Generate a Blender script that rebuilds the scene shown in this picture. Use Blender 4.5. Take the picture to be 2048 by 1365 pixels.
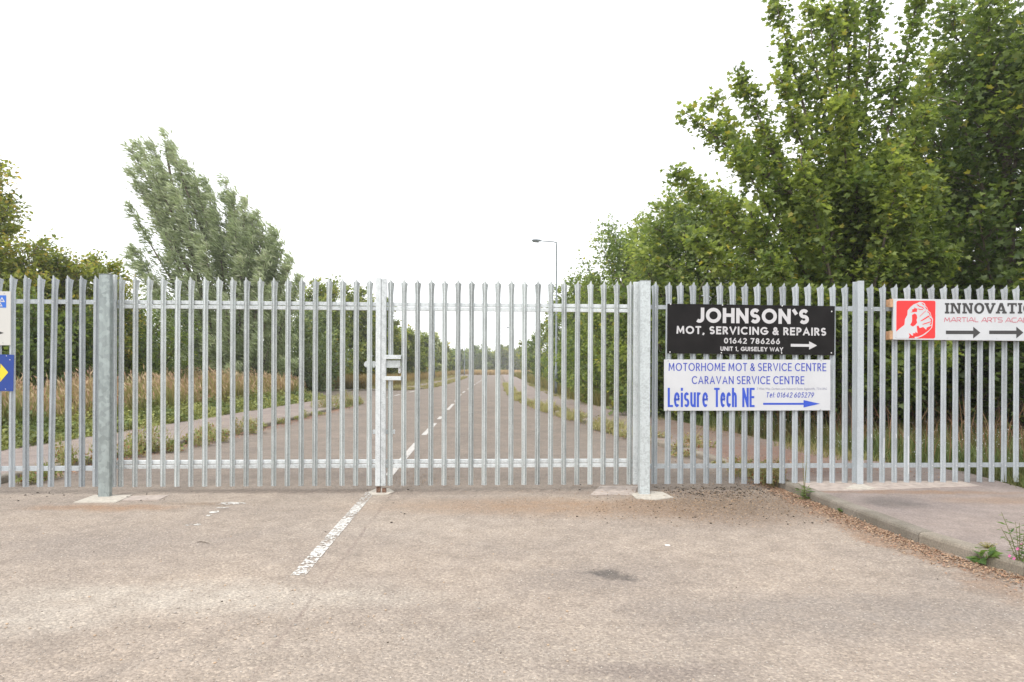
import bpy, math, random
import numpy as np
from mathutils import Vector, Matrix

for o in list(bpy.data.objects):
    bpy.data.objects.remove(o)
S = bpy.context.scene
COL = S.collection
R = math.radians

# ------------------------------------------------------------------ camera
H0, F, HV = 1.40, 1365.0, 738.0          # eye height, focal length in photo pixels, horizon row
ROLL = 0.0038
cd = bpy.data.cameras.new('camera')
cd.sensor_width = 36.0
cd.lens = F / 2048 * 36.0
cd.shift_y = (HV - 682.5) / 2048
cd.clip_start = 0.05
cd.clip_end = 3000
cam = bpy.data.objects.new('camera', cd)
cam.location = (0, 0, H0)
cam.rotation_euler = (Matrix.Rotation(R(90), 3, 'X') @ Matrix.Rotation(ROLL, 3, 'Z')).to_euler()
COL.objects.link(cam)
S.camera = cam

# ------------------------------------------------------------------ sky, sun, exposure
SUN_EL, SUN_AZ = 52.0, 215.0             # azimuth clockwise from +Y; behind the camera to the left
W = bpy.data.worlds.new('World'); S.world = W; W.use_nodes = True
nt = W.node_tree; N = nt.nodes; L = nt.links; N.clear()
wo = N.new('ShaderNodeOutputWorld'); bg = N.new('ShaderNodeBackground')
sky = N.new('ShaderNodeTexSky'); sky.sky_type = 'NISHITA'; sky.sun_disc = False
sky.sun_elevation = R(SUN_EL); sky.sun_rotation = R(SUN_AZ)
mx = N.new('ShaderNodeMix'); mx.data_type = 'RGBA'
tc = N.new('ShaderNodeTexCoord'); nz = N.new('ShaderNodeTexNoise'); nz.inputs['Scale'].default_value = 1.6
nz.inputs['Detail'].default_value = 4
mp = N.new('ShaderNodeMapping'); mp.inputs['Scale'].default_value = (1, 1, 3)
cl = N.new('ShaderNodeValToRGB')         # the unbroken cloud layer, faintly uneven
cl.color_ramp.elements[0].position = 0.3; cl.color_ramp.elements[0].color = (9.1, 9.2, 9.5, 1)
cl.color_ramp.elements[1].position = 0.7; cl.color_ramp.elements[1].color = (9.9, 9.95, 10.1, 1)
L.new(tc.outputs['Generated'], mp.inputs['Vector']); L.new(mp.outputs[0], nz.inputs['Vector'])
L.new(nz.outputs['Fac'], cl.inputs[0])
mx.inputs[0].default_value = 0.93
L.new(sky.outputs[0], mx.inputs[6]); L.new(cl.outputs[0], mx.inputs[7])
L.new(mx.outputs[2], bg.inputs['Color']); bg.inputs['Strength'].default_value = 0.11
L.new(bg.outputs[0], wo.inputs['Surface'])

sd = bpy.data.lights.new('sun', 'SUN'); sd.energy = 1.45; sd.angle = R(22); sd.color = (1, .965, .91)
sun = bpy.data.objects.new('sun', sd); COL.objects.link(sun)
az = R(SUN_AZ)
sdir = Vector((math.sin(az) * math.cos(R(SUN_EL)), math.cos(az) * math.cos(R(SUN_EL)), math.sin(R(SUN_EL))))
sun.rotation_euler = sdir.to_track_quat('Z', 'Y').to_euler()
sun.location = (0, -10, 30)
S.view_settings.view_transform = 'Standard'; S.view_settings.look = 'None'
S.view_settings.exposure = 0.74; S.view_settings.gamma = 1.0
S.view_settings.use_curve_mapping = False
S.render.engine = 'CYCLES'
S.render.resolution_x = 1024; S.render.resolution_y = 682

# ------------------------------------------------------------------ helpers
def G(u, v, z=0.0):
    """photo pixel on a level surface of height z -> world point"""
    v2 = v - ROLL * (u - 1024); u2 = u + ROLL * (v - HV)
    Y = (H0 - z) * F / (v2 - HV)
    return ((u2 - 1024) / F * Y, Y, z)

def tag(o, label=None, cat=None, group=None, kind=None):
    if label: o['label'] = label
    if cat: o['category'] = cat
    if group: o['group'] = group
    if kind: o['kind'] = kind
    return o

def empty(name, loc, rz=0, **k):
    o = bpy.data.objects.new(name, None); o.location = loc; o.rotation_euler = (0, 0, rz)
    o.empty_display_size = .2; COL.objects.link(o); return tag(o, **k)

def link(name, me, parent=None, loc=None, **k):
    o = bpy.data.objects.new(name, me); COL.objects.link(o)
    if parent: o.parent = parent
    if loc is not None: o.location = loc
    return tag(o, **k)

class MB:
    """collects simple shapes, then becomes one mesh"""
    def __init__(s): s.v = []; s.f = []
    def add(s, vs, fs):
        b = len(s.v); s.v += [tuple(p) for p in vs]; s.f += [tuple(i + b for i in f) for f in fs]; return s
    def box(s, x0, x1, y0, y1, z0, z1, b=0.0):
        if b <= 0:
            vs = [(x, y, z) for z in (z0, z1) for y in (y0, y1) for x in (x0, x1)]
            return s.add(vs, [(0, 2, 3, 1), (4, 5, 7, 6), (0, 1, 5, 4), (2, 6, 7, 3), (0, 4, 6, 2), (1, 3, 7, 5)])
        # bevel along the vertical/long edges: octagonal rings
        vs = []
        for z, i in ((z0, b), (z0 + b, 0), (z1 - b, 0), (z1, b)):
            a0, a1, c0, c1 = x0 + i, x1 - i, y0 + i, y1 - i
            vs += [(a0 + b, c0, z), (a1 - b, c0, z), (a1, c0 + b, z), (a1, c1 - b, z), (a1 - b, c1, z), (a0 + b, c1, z), (a0, c1 - b, z), (a0, c0 + b, z)]
        fs = [tuple(range(7, -1, -1)), tuple(range(24, 32))]
        for r in range(3):
            for k in range(8):
                a = r * 8 + k; c = r * 8 + (k + 1) % 8
                fs.append((a, c, c + 8, a + 8))
        return s.add(vs, fs)
    def prism(s, pts, y0, y1):
        """outline in x,z pushed from y0 (front) to y1"""
        n = len(pts)
        vs = [(x, y0, z) for x, z in pts] + [(x, y1, z) for x, z in pts]
        fs = [tuple(range(n)), tuple(range(2 * n - 1, n - 1, -1))]
        for i in range(n):
            j = (i + 1) % n; fs.append((i, i + n, j + n, j))
        return s.add(vs, fs)
    def slab(s, pts, z0, z1):
        n = len(pts)
        vs = [(x, y, z1) for x, y in pts] + [(x, y, z0) for x, y in pts]
        fs = [tuple(range(n)), tuple(range(2 * n - 1, n - 1, -1))]
        for i in range(n):
            j = (i + 1) % n; fs.append((i, i + n, j + n, j))
        return s.add(vs, fs)
    def tube(s, pts, rs, n=8, cap=True):
        pts = [Vector(p) for p in pts]; rings = []
        up = Vector((0, 0, 1))
        for i, p in enumerate(pts):
            d = (pts[min(i + 1, len(pts) - 1)] - pts[max(i - 1, 0)]).normalized()
            a = d.cross(up if abs(d.z) < .95 else Vector((1, 0, 0))).normalized(); c = d.cross(a)
            rings.append([p + (a * math.cos(2 * math.pi * k / n) + c * math.sin(2 * math.pi * k / n)) * rs[i] for k in range(n)])
        vs = [q for r in rings for q in r]; fs = []
        for i in range(len(pts) - 1):
            for k in range(n):
                a = i * n + k; b = i * n + (k + 1) % n
                fs.append((a, b, b + n, a + n))
        if cap: fs += [tuple(range(n - 1, -1, -1)), tuple(range((len(pts) - 1) * n, len(pts) * n))]
        return s.add(vs, fs)
    def mesh(s, name, mat, smooth=False):
        me = bpy.data.meshes.new(name); me.from_pydata(s.v, [], s.f); me.materials.append(mat)
        if smooth: me.polygons.foreach_set('use_smooth', [True] * len(me.polygons))
        me.update(); return me
    def build(s, name, mat, parent=None, smooth=False, loc=None, **k):
        return link(name, s.mesh(name, mat, smooth), parent, loc, **k)

def np_mesh(name, V, T, mat, col=None, smooth=False):
    """V (n,3), T (m,k) faces of equal size, col (n,3) per vertex"""
    me = bpy.data.meshes.new(name); k = T.shape[1]
    me.vertices.add(len(V)); me.vertices.foreach_set('co', V.astype(np.float32).ravel())
    me.loops.add(T.size); me.loops.foreach_set('vertex_index', T.astype(np.int32).ravel())
    me.polygons.add(len(T)); me.polygons.foreach_set('loop_start', (np.arange(len(T)) * k).astype(np.int32))
    if smooth: me.polygons.foreach_set('use_smooth', np.ones(len(T), bool))
    me.materials.append(mat); me.update(calc_edges=True)
    if col is not None:
        a = me.color_attributes.new('Col', 'FLOAT_COLOR', 'POINT')
        c = np.ones((len(V), 4), np.float32); c[:, :3] = col; a.data.foreach_set('color', c.ravel())
    return me

# ------------------------------------------------------------------ materials
def mat(name):
    m = bpy.data.materials.new(name); m.use_nodes = True
    nt = m.node_tree; return m, nt, nt.nodes, nt.links, nt.nodes['Principled BSDF']

def ramp(N, stops):
    r = N.new('ShaderNodeValToRGB'); e = r.color_ramp.elements
    while len(e) < len(stops): e.new(.5)
    for i, (p, c) in enumerate(stops):
        e[i].position = p; e[i].color = (*c, 1) if len(c) == 3 else c
    return r

def noise(N, L, scale, detail=3, vec=None, rough=.5):
    n = N.new('ShaderNodeTexNoise'); n.inputs['Scale'].default_value = scale
    n.inputs['Detail'].default_value = detail; n.inputs['Roughness'].default_value = rough
    if vec is not None: L.new(vec, n.inputs['Vector'])
    return n

def mixc(N, L, fac, a, b, mode='MIX'):
    m = N.new('ShaderNodeMix'); m.data_type = 'RGBA'; m.blend_type = mode
    for sock, val in ((m.inputs[0], fac), (m.inputs[6], a), (m.inputs[7], b)):
        if isinstance(val, bpy.types.NodeSocket): L.new(val, sock)
        elif isinstance(val, (int, float)): sock.default_value = val
        else: sock.default_value = (*val, 1)
    return m.outputs[2]

def math_n(N, L, op, a, b=0.0, clamp=False):
    m = N.new('ShaderNodeMath'); m.operation = op; m.use_clamp = clamp
    for sock, val in ((m.inputs[0], a), (m.inputs[1], b)):
        if isinstance(val, bpy.types.NodeSocket): L.new(val, sock)
        else: sock.default_value = val
    return m.outputs[0]

def plain(name, c, rough=.5, metal=0.0, var=.0, scale=20):
    m, nt, N, L, P = mat(name)
    P.inputs['Roughness'].default_value = rough; P.inputs['Metallic'].default_value = metal
    if var:
        g = N.new('ShaderNodeNewGeometry'); n = noise(N, L, scale, 4, g.outputs['Position'])
        r = ramp(N, [(.3, tuple(x * (1 - var) for x in c)), (.7, tuple(min(1, x * (1 + var)) for x in c))])
        L.new(n.outputs['Fac'], r.inputs[0]); L.new(r.outputs[0], P.inputs['Base Color'])
    else: P.inputs['Base Color'].default_value = (*c, 1)
    return m

def galv(name, c, rough, spangle, metal=.35, streak=0.0):
    """galvanised steel: crystalline spangle, faint run marks, object-dependent tone"""
    m, nt, N, L, P = mat(name)
    g = N.new('ShaderNodeNewGeometry'); oi = N.new('ShaderNodeObjectInfo')
    vo = N.new('ShaderNodeTexVoronoi'); vo.inputs['Scale'].default_value = spangle
    L.new(g.outputs['Position'], vo.inputs['Vector'])
    n = noise(N, L, 6, 5, g.outputs['Position'])
    mp = N.new('ShaderNodeMapping'); mp.inputs['Scale'].default_value = (40, 40, 3); L.new(g.outputs['Position'], mp.inputs[0])
    n2 = noise(N, L, 1, 3, mp.outputs[0])
    sp = N.new('ShaderNodeSeparateColor'); L.new(vo.outputs['Color'], sp.inputs[0])
    a = math_n(N, L, 'MULTIPLY', sp.outputs[0], .35)
    b = math_n(N, L, 'MULTIPLY', n.outputs['Fac'], .35)
    d = math_n(N, L, 'MULTIPLY', n2.outputs['Fac'], .35)
    e = math_n(N, L, 'MULTIPLY', oi.outputs['Random'], .3)
    t = math_n(N, L, 'ADD', math_n(N, L, 'ADD', a, b), math_n(N, L, 'ADD', d, e))
    r = ramp(N, [(.34, tuple(x * .72 for x in c)), (.61, c), (.88, tuple(min(.92, x * 1.28) for x in c))])
    L.new(t, r.inputs[0])
    out = r.outputs[0]
    if streak:
        w = N.new('ShaderNodeTexWave'); w.wave_type = 'BANDS'; w.bands_direction = 'DIAGONAL'
        w.inputs['Scale'].default_value = 5; w.inputs['Distortion'].default_value = 3; w.inputs['Detail'].default_value = 1
        L.new(g.outputs['Position'], w.inputs['Vector'])
        out = mixc(N, L, math_n(N, L, 'MULTIPLY', w.outputs['Fac'], streak), out, (.72, .74, .75))
    L.new(out, P.inputs['Base Color'])
    # grime near the ground
    P.inputs['Metallic'].default_value = metal
    rr = ramp(N, [(0, (rough - .1,) * 3), (1, (rough + .15,) * 3)]); L.new(t, rr.inputs[0]); L.new(rr.outputs[0], P.inputs['Roughness'])
    return m

M_new = galv('new_galvanised', (.53, .56, .555), .38, 160, .5)
M_frame = galv('new_galvanised_frame', (.50, .53, .535), .38, 90, .35, .3)
M_old = galv('old_galvanised', (.385, .415, .432), .5, 220, .25)
M_post = galv('spangled_post', (.30, .34, .335), .42, 26, .4)
M_post2 = galv('pale_post', (.44, .475, .48), .42, 60, .35)
M_bolt = galv('bolt_steel', (.5, .5, .5), .4, 300, .6)
M_dark = plain('dark_steel', (.08, .085, .085), .5, .3)
M_rust = plain('rusty_iron', (.16, .09, .06), .9, 0, .5, 60)

def leaf_mat(name, trans=.3, rough=.5, warm=(1.15, 1.2, .5)):
    m, nt, N, L, P = mat(name)
    at = N.new('ShaderNodeAttribute'); at.attribute_name = 'Col'
    L.new(at.outputs['Color'], P.inputs['Base Color']); P.inputs['Roughness'].default_value = rough
    P.inputs['Specular IOR Level'].default_value = .35
    tr = N.new('ShaderNodeBsdfTranslucent')
    c = mixc(N, L, 1.0, at.outputs['Color'], warm, 'MULTIPLY'); L.new(c, tr.inputs['Color'])
    ms = N.new('ShaderNodeMixShader'); ms.inputs[0].default_value = trans
    L.new(P.outputs[0], ms.inputs[1]); L.new(tr.outputs[0], ms.inputs[2])
    L.new(ms.outputs[0], N['Material Output'].inputs['Surface']); return m
M_leaf = leaf_mat('leaf', .5, .45, (1.55, 1.55, .8))
M_willow = leaf_mat('willow_leaf', .5, .5, (1.25, 1.35, .95))
M_grass = leaf_mat('grass_blade', .3, .6, (1.2, 1.15, .8))
M_litter = leaf_mat('litter', .0, .9)
M_bark = plain('bark', (.13, .105, .08), .9, 0, .45, 12)
M_conc = plain('concrete', (.46, .42, .36), .9, 0, .18, 25)
M_conc2 = plain('pinkish_concrete', (.38, .32, .28), .9, 0, .22, 12)
M_wood = plain('raw_timber', (.50, .30, .17), .8, 0, .2, 40)

def ellipse(N, L, pos, cx, cy, rx, ry, soft=.6, ang=0.0):
    mp = N.new('ShaderNodeMapping'); mp.vector_type = 'TEXTURE'
    mp.inputs['Location'].default_value = (cx, cy, 0); mp.inputs['Scale'].default_value = (rx, ry, 1e3)
    mp.inputs['Rotation'].default_value = (0, 0, ang)
    L.new(pos, mp.inputs[0])
    ln = N.new('ShaderNodeVectorMath'); ln.operation = 'LENGTH'; L.new(mp.outputs[0], ln.inputs[0])
    mr = N.new('ShaderNodeMapRange'); mr.interpolation_type = 'SMOOTHSTEP'
    mr.inputs['From Min'].default_value = 1 - soft; mr.inputs['From Max'].default_value = 1 + soft * .5
    mr.inputs['To Min'].default_value = 1; mr.inputs['To Max'].default_value = 0
    L.new(ln.outputs['Value'], mr.inputs[0]); return mr.outputs[0]

def asphalt(name, near, far, stains_and_shade=(), ystep=None, seam=None, agg=.5):
    m, nt, N, L, P = mat(name)
    g = N.new('ShaderNodeNewGeometry'); pos = g.outputs['Position']
    nb = noise(N, L, .8, 5, pos, .6); nm = noise(N, L, 5, 5, pos, .6); nf = noise(N, L, 60, 4, pos, .7)
    dn = noise(N, L, 2.2, 4, pos, .65)                      # wobbles stain and shade edges
    dv = N.new('ShaderNodeVectorMath'); dv.operation = 'MULTIPLY_ADD'
    L.new(dn.outputs['Color'], dv.inputs[0]); dv.inputs[1].default_value = (.9, .5, 0)
    sub = N.new('ShaderNodeVectorMath'); sub.operation = 'SUBTRACT'; L.new(pos, sub.inputs[0]); sub.inputs[1].default_value = (.45, .25, 0)
    L.new(sub.outputs[0], dv.inputs[2]); wp = dv.outputs[0]
    base = near
    c = None
    if ystep is not None:
        sx = N.new('ShaderNodeSeparateXYZ'); L.new(wp, sx.inputs[0])
        mr = N.new('ShaderNodeMapRange'); mr.inputs['From Min'].default_value = ystep - .5; mr.inputs['From Max'].default_value = ystep + .9
        L.new(sx.outputs['Y'], mr.inputs[0]); c = mixc(N, L, mr.outputs[0], near, far)
    else: c = mixc(N, L, nb.outputs['Fac'], near, far)
    r1 = ramp(N, [(.3, (.84, .84, .85)), (.7, (1.13, 1.11, 1.08))]); L.new(nb.outputs['Fac'], r1.inputs[0])
    c = mixc(N, L, 1.0, c, r1.outputs[0], 'MULTIPLY')
    r2 = ramp(N, [(.3, (.86, .85, .84)), (.7, (1.12, 1.12, 1.12))]); L.new(nm.outputs['Fac'], r2.inputs[0])
    c = mixc(N, L, 1.0, c, r2.outputs[0], 'MULTIPLY')
    for (cx, cy, rx, ry, colr, amt, *a) in stains_and_shade:
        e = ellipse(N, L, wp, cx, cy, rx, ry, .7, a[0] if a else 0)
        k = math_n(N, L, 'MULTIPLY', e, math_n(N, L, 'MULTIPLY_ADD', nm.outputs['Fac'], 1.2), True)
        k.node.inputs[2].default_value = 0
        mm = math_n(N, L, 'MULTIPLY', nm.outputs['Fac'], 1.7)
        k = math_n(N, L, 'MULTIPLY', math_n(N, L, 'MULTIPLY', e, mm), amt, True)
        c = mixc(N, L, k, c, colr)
    # exposed aggregate
    vo = N.new('ShaderNodeTexVoronoi'); vo.inputs['Scale'].default_value = 75; L.new(pos, vo.inputs['Vector'])
    sp = N.new('ShaderNodeSeparateColor'); L.new(vo.outputs['Color'], sp.inputs[0])
    rc = ramp(N, [(0, (.55, .53, .52)), (.35, (.85, .84, .83)), (.6, (1, .99, .98)), (.86, (1.2, 1.16, 1.12)), (.97, (1.6, 1.58, 1.5))])
    L.new(sp.outputs[0], rc.inputs[0])
    c = mixc(N, L, agg, c, mixc(N, L, 1.0, c, rc.outputs[0], 'MULTIPLY'))
    r3 = ramp(N, [(.32, (.72, .71, .7)), (.68, (1.2, 1.2, 1.2))]); L.new(nf.outputs['Fac'], r3.inputs[0])
    c = mixc(N, L, .8, c, mixc(N, L, 1.0, c, r3.outputs[0], 'MULTIPLY'))
    if seam:
        (x0, y0), (x1, y1) = seam                           # a construction joint in the surfacing
        dx, dy = x1 - x0, y1 - y0; ln = math.hypot(dx, dy); nx, ny = -dy / ln, dx / ln
        sx = N.new('ShaderNodeSeparateXYZ')
        n4 = noise(N, L, 7, 3, pos); vv = N.new('ShaderNodeVectorMath'); vv.operation = 'MULTIPLY_ADD'
        L.new(n4.outputs['Color'], vv.inputs[0]); vv.inputs[1].default_value = (.05, .02, 0); L.new(pos, vv.inputs[2]); L.new(vv.outputs[0], sx.inputs[0])
        d = math_n(N, L, 'ADD', math_n(N, L, 'MULTIPLY', sx.outputs['X'], nx), math_n(N, L, 'MULTIPLY', sx.outputs['Y'], ny))
        d = math_n(N, L, 'ABSOLUTE', math_n(N, L, 'SUBTRACT', d, x0 * nx + y0 * ny + .025 * nx))
        mr = N.new('ShaderNodeMapRange'); mr.inputs['From Min'].default_value = .004; mr.inputs['From Max'].default_value = .022
        mr.inputs['To Min'].default_value = 1; mr.inputs['To Max'].default_value = 0; L.new(d, mr.inputs[0])
        k = math_n(N, L, 'MULTIPLY', mr.outputs[0], math_n(N, L, 'MULTIPLY', math_n(N, L, 'SUBTRACT', nm.outputs['Fac'], .40, True), 2.0), True)
        c = mixc(N, L, k, c, (.14, .10, .09))
    L.new(c, P.inputs['Base Color']); P.inputs['Roughness'].default_value = .92
    P.inputs['Specular IOR Level'].default_value = .2
    bm = N.new('ShaderNodeBump'); bm.inputs['Strength'].default_value = .7; bm.inputs['Distance'].default_value = .006
    hh = math_n(N, L, 'ADD', math_n(N, L, 'MULTIPLY', vo.outputs['Distance'], -1.2), nf.outputs['Fac'])
    L.new(hh, bm.inputs['Height']); L.new(bm.outputs[0], P.inputs['Normal'])
    return m

BR = (.30, .20, .13)
stains_and_shade = [(.9, 6.95, 2.3, .5, (.31, .215, .145), .85), (2.1, 6.8, 1.2, .75, (.235, .175, .13), .9), (2.5, 7.2, .9, .9, (.2, .16, .125), .7),
          (-4.05, 6.8, .8, .2, (.30, .19, .12), .8), (-3.2, 7.05, .35, .1, (.2, .14, .09), .6),
          (-1.9, 4.15, 1.5, .3, (.46, .42, .365), .6), (-3.0, 3.75, .9, .25, (.46, .42, .365), .55), (-2.2, 7.75, 2.4, .16, (.17, .135, .11), .55), (1.6, 7.75, 1.6, .16, (.2, .15, .12), .5), (-1.75, 3.3, .10, .9, (.22, .19, .17), .3, -.5),  # the two thin fence-line bands: brown grime plus painted contact shadow
          (.67, 4.6, .12, .10, (.07, .065, .06), .9), (.45, 4.55, .5, .3, (.17, .15, .14), .35),
          (1.9, 3.9, 1.2, .4, (.19, .175, .165), .5), (.62, 3.16, .45, .10, (.15, .12, .11), .7),
          (-1.0, 6.0, 1.2, .5, (.40, .35, .30), .35), (3.14, 5.7, .22, 2.0, (.25, .165, .11), .8, .06),
          (0, 3.3, 1.8, .5, (.33, .29, .25), .4), (-3.2, 5.4, 1.2, .6, (.24, .21, .19), .35)]
M_road = asphalt('road_asphalt', (.338, .290, .247), (.232, .200, .174), stains_and_shade, 7.9,
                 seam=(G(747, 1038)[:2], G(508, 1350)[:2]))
M_foot = asphalt('footway_asphalt', (.275, .238, .225), (.285, .24, .215),
                 [(3.7, 6.78, .32, .28, (.12, .108, .10), .75), (4.4, 7.35, 1.3, .12, (.27, .18, .12), .8),
                  (5.2, 6.9, .9, .25, (.27, .18, .12), .6), (4.5, 5.6, .5, .12, (.13, .115, .11), .6), (3.9, 10.5, 1.2, 2.2, (.21, .13, .10), .9),
                  (4.2, 15, 1.2, 3, (.2, .135, .10), .8)], agg=.25)
def ground_mat():
    m, nt, N, L, P = mat('rough_ground')
    g = N.new('ShaderNodeNewGeometry'); n = noise(N, L, .35, 6, g.outputs['Position'], .65); n2 = noise(N, L, 9, 5, g.outputs['Position'], .7)
    r = ramp(N, [(.3, (.06, .075, .025)), (.5, (.10, .10, .04)), (.68, (.20, .155, .075))]); L.new(n.outputs['Fac'], r.inputs[0])
    r2 = ramp(N, [(.3, (.5, .5, .5)), (.7, (1.4, 1.4, 1.4))]); L.new(n2.outputs['Fac'], r2.inputs[0])
    c = mixc(N, L, 1.0, r.outputs[0], r2.outputs[0], 'MULTIPLY')
    sx = N.new('ShaderNodeSeparateXYZ'); L.new(g.outputs['Position'], sx.inputs[0])
    mr = N.new('ShaderNodeMapRange'); mr.inputs['From Min'].default_value = 135; mr.inputs['From Max'].default_value = 165
    L.new(sx.outputs['Y'], mr.inputs[0]); c = mixc(N, L, mr.outputs[0], c, (.40, .29, .15))   # dry stubble in the distance
    L.new(c, P.inputs['Base Color']); P.inputs['Roughness'].default_value = .95
    b = N.new('ShaderNodeBump'); b.inputs['Distance'].default_value = .05; L.new(n2.outputs['Fac'], b.inputs['Height']); L.new(b.outputs[0], P.inputs['Normal'])
    return m
M_ground = ground_mat()
def kerb_mat():
    m, nt, N, L, P = mat('kerb_concrete')
    g = N.new('ShaderNodeNewGeometry'); n = noise(N, L, 3, 5, g.outputs['Position'], .65); n2 = noise(N, L, 90, 3, g.outputs['Position'], .7)
    oi = N.new('ShaderNodeObjectInfo')
    r = ramp(N, [(.3, (.17, .15, .115)), (.55, (.25, .22, .18)), (.75, (.32, .29, .24))]); L.new(n.outputs['Fac'], r.inputs[0])
    r2 = ramp(N, [(.35, (.75, .75, .75)), (.65, (1.2, 1.2, 1.2))]); L.new(n2.outputs['Fac'], r2.inputs[0])
    c = mixc(N, L, 1.0, r.outputs[0], r2.outputs[0], 'MULTIPLY')
    r3 = ramp(N, [(0, (.88, .88, .88)), (1, (1.12, 1.1, 1.08))]); L.new(oi.outputs['Random'], r3.inputs[0])
    c = mixc(N, L, 1.0, c, r3.outputs[0], 'MULTIPLY')
    # moss-dark staining of the upright face
    sn = N.new('ShaderNodeSeparateXYZ'); L.new(g.outputs['Normal'], sn.inputs[0])
    L.new(c, P.inputs['Base Color']); P.inputs['Roughness'].default_value = .93
    b = N.new('ShaderNodeBump'); b.inputs['Distance'].default_value = .003; L.new(n2.outputs['Fac'], b.inputs['Height']); L.new(b.outputs[0], P.inputs['Normal'])
    return m
M_kerb = kerb_mat()
def paint_mat(worn):
    m, nt, N, L, P = mat('worn_line_paint' if worn else 'line_paint')
    g = N.new('ShaderNodeNewGeometry'); n = noise(N, L, 28, 5, g.outputs['Position'], .75); n2 = noise(N, L, 2.2, 3, g.outputs['Position'], .6)
    t = math_n(N, L, 'ADD', math_n(N, L, 'MULTIPLY', n.outputs['Fac'], .75), math_n(N, L, 'MULTIPLY', n2.outputs['Fac'], .3))
    lo = .503 if worn else .42
    r = ramp(N, [(lo, (.30, .262, .232) if worn else (.22, .19, .17)), (lo + .04, (.60, .58, .54) if worn else (.48, .46, .43))]); L.new(t, r.inputs[0])
    L.new(r.outputs[0], P.inputs['Base Color']); P.inputs['Roughness'].default_value = .85
    # where the paint has gone there is no paint: cut it away
    tb = N.new('ShaderNodeBsdfTransparent'); ms = N.new('ShaderNodeMixShader')
    r4 = ramp(N, [(lo, (0, 0, 0)), (lo + .02, (1, 1, 1))]); L.new(t, r4.inputs[0]); L.new(r4.outputs[0], ms.inputs[0])
    L.new(tb.outputs[0], ms.inputs[1]); L.new(P.outputs[0], ms.inputs[2]); L.new(ms.outputs[0], N['Material Output'].inputs['Surface'])
    return m
M_paint = paint_mat(False); M_worn = paint_mat(True)

# ------------------------------------------------------------------ ground, road, footways, kerbs
def catmull(P, n=6):
    P = [np.array(p, float) for p in P]; out = []
    for i in range(len(P) - 1):
        p0 = P[max(i - 1, 0)]; p1 = P[i]; p2 = P[i + 1]; p3 = P[min(i + 2, len(P) - 1)]
        for k in range(n):
            t = k / n
            out.append(.5 * ((2 * p1) + (-p0 + p2) * t + (2 * p0 - 5 * p1 + 4 * p2 - p3) * t * t + (-p0 + 3 * p1 - 3 * p2 + p3) * t ** 3))
    out.append(P[-1]); return np.array(out)

RK = catmull([(6.5, -1), (5.3, 1.2), (4.3, 2.9), (3.72, 3.9), (3.48, 4.64), (3.36, 5.05), (3.28, 5.72), (3.24, 6.72), (3.17, 8.06), (3.08, 9.4), (2.88, 11.2), (2.62, 12.7),
              (2.2, 15.5), (1.75, 18.7), (1.2, 22.5), (.65, 27), (.3, 31), (-.05, 40), (-.3, 50), (-1.1, 90), (-2.0, 136), (-2.6, 155)])
LK1 = catmull([(-8.5, -1), (-6.6, 2), (-6.15, 5), (-6.1, 8), (-6.05, 10.7), (-5.88, 13), (-5.82, 16), (-5.9, 20), (-6.0, 24), (-6.2, 27.6), (-6.9, 30.3), (-9, 32), (-13, 32.6), (-45, 33)])
LK2 = catmull([(-45, 41.5), (-13, 41.8), (-8.6, 42.3), (-6.9, 43.7), (-6.0, 47), (-5.9, 57), (-6.6, 90), (-7.7, 119), (-8.8, 155)])
FH = .09                                    # footway level, and the kerb's upstand

ground_pts = []
gx = np.concatenate([[-900, -300, -120], np.arange(-60, 61, 6), [120, 300, 900]])
gy = np.concatenate([[-60, -20], np.arange(-4, 60, 4), np.arange(64, 180, 8), [200, 240, 300, 400, 700, 1500]])
XX, YY = np.meshgrid(gx, gy); ZZ = np.full_like(XX, -.03, dtype=float)
ZZ = np.where(YY > 165, -.03 + np.clip((YY - 165) / 135, 0, 1) * .9, ZZ)
V = np.stack([XX.ravel(), YY.ravel(), ZZ.ravel()], 1); nx = len(gx)
T = np.array([(j * nx + i, j * nx + i + 1, (j + 1) * nx + i + 1, (j + 1) * nx + i) for j in range(len(gy) - 1) for i in range(nx - 1)])
link('ground', np_mesh('ground', V, T, M_ground, smooth=True), kind='structure')

def ribbon(name, A, B, z, m, parent=None, thick=0, **k):
    n = len(A); mb = MB()
    vs = [(a[0], a[1], z) for a in A] + [(b[0], b[1], z) for b in B]
    fs = [(i, n + i, n + i + 1, i + 1) for i in range(n - 1)]
    mb.add(vs, fs)
    if thick:
        vs2 = [(p[0], p[1], zz) for zz in (z, z - thick) for p in B]
        mb.add(vs2, [(i, i + 1, n + i + 1, n + i) for i in range(n - 1)])
    return mb.build(name, m, parent, **k)
def offset(P, d):
    P = np.asarray(P, float); t = np.gradient(P, axis=0); t /= np.linalg.norm(t, axis=1)[:, None]
    return P + np.stack([t[:, 1], -t[:, 0]], 1) * d      # + is to the right of the direction of travel

# road surface as one outline
road_out = [tuple(p) for p in offset(RK, .03)] + [tuple(p) for p in offset(LK2, -.03)[::-1]] + [tuple(p) for p in offset(LK1, -.03)[::-1]]
import bmesh
def fill_poly(name, pts, z, m, **k):
    bm = bmesh.new(); vs = [bm.verts.new((p[0], p[1], z)) for p in pts]
    es = [bm.edges.new((vs[i], vs[(i + 1) % len(vs)])) for i in range(len(vs))]
    bmesh.ops.triangle_fill(bm, use_beauty=True, edges=es)
    for f in bm.faces:
        if f.normal.z < 0: f.normal_flip()
    me = bpy.data.meshes.new(name); bm.to_mesh(me); bm.free(); me.materials.append(m)
    return link(name, me, **k)
fill_poly('road', road_out, 0.0, M_road, kind='structure')

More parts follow.
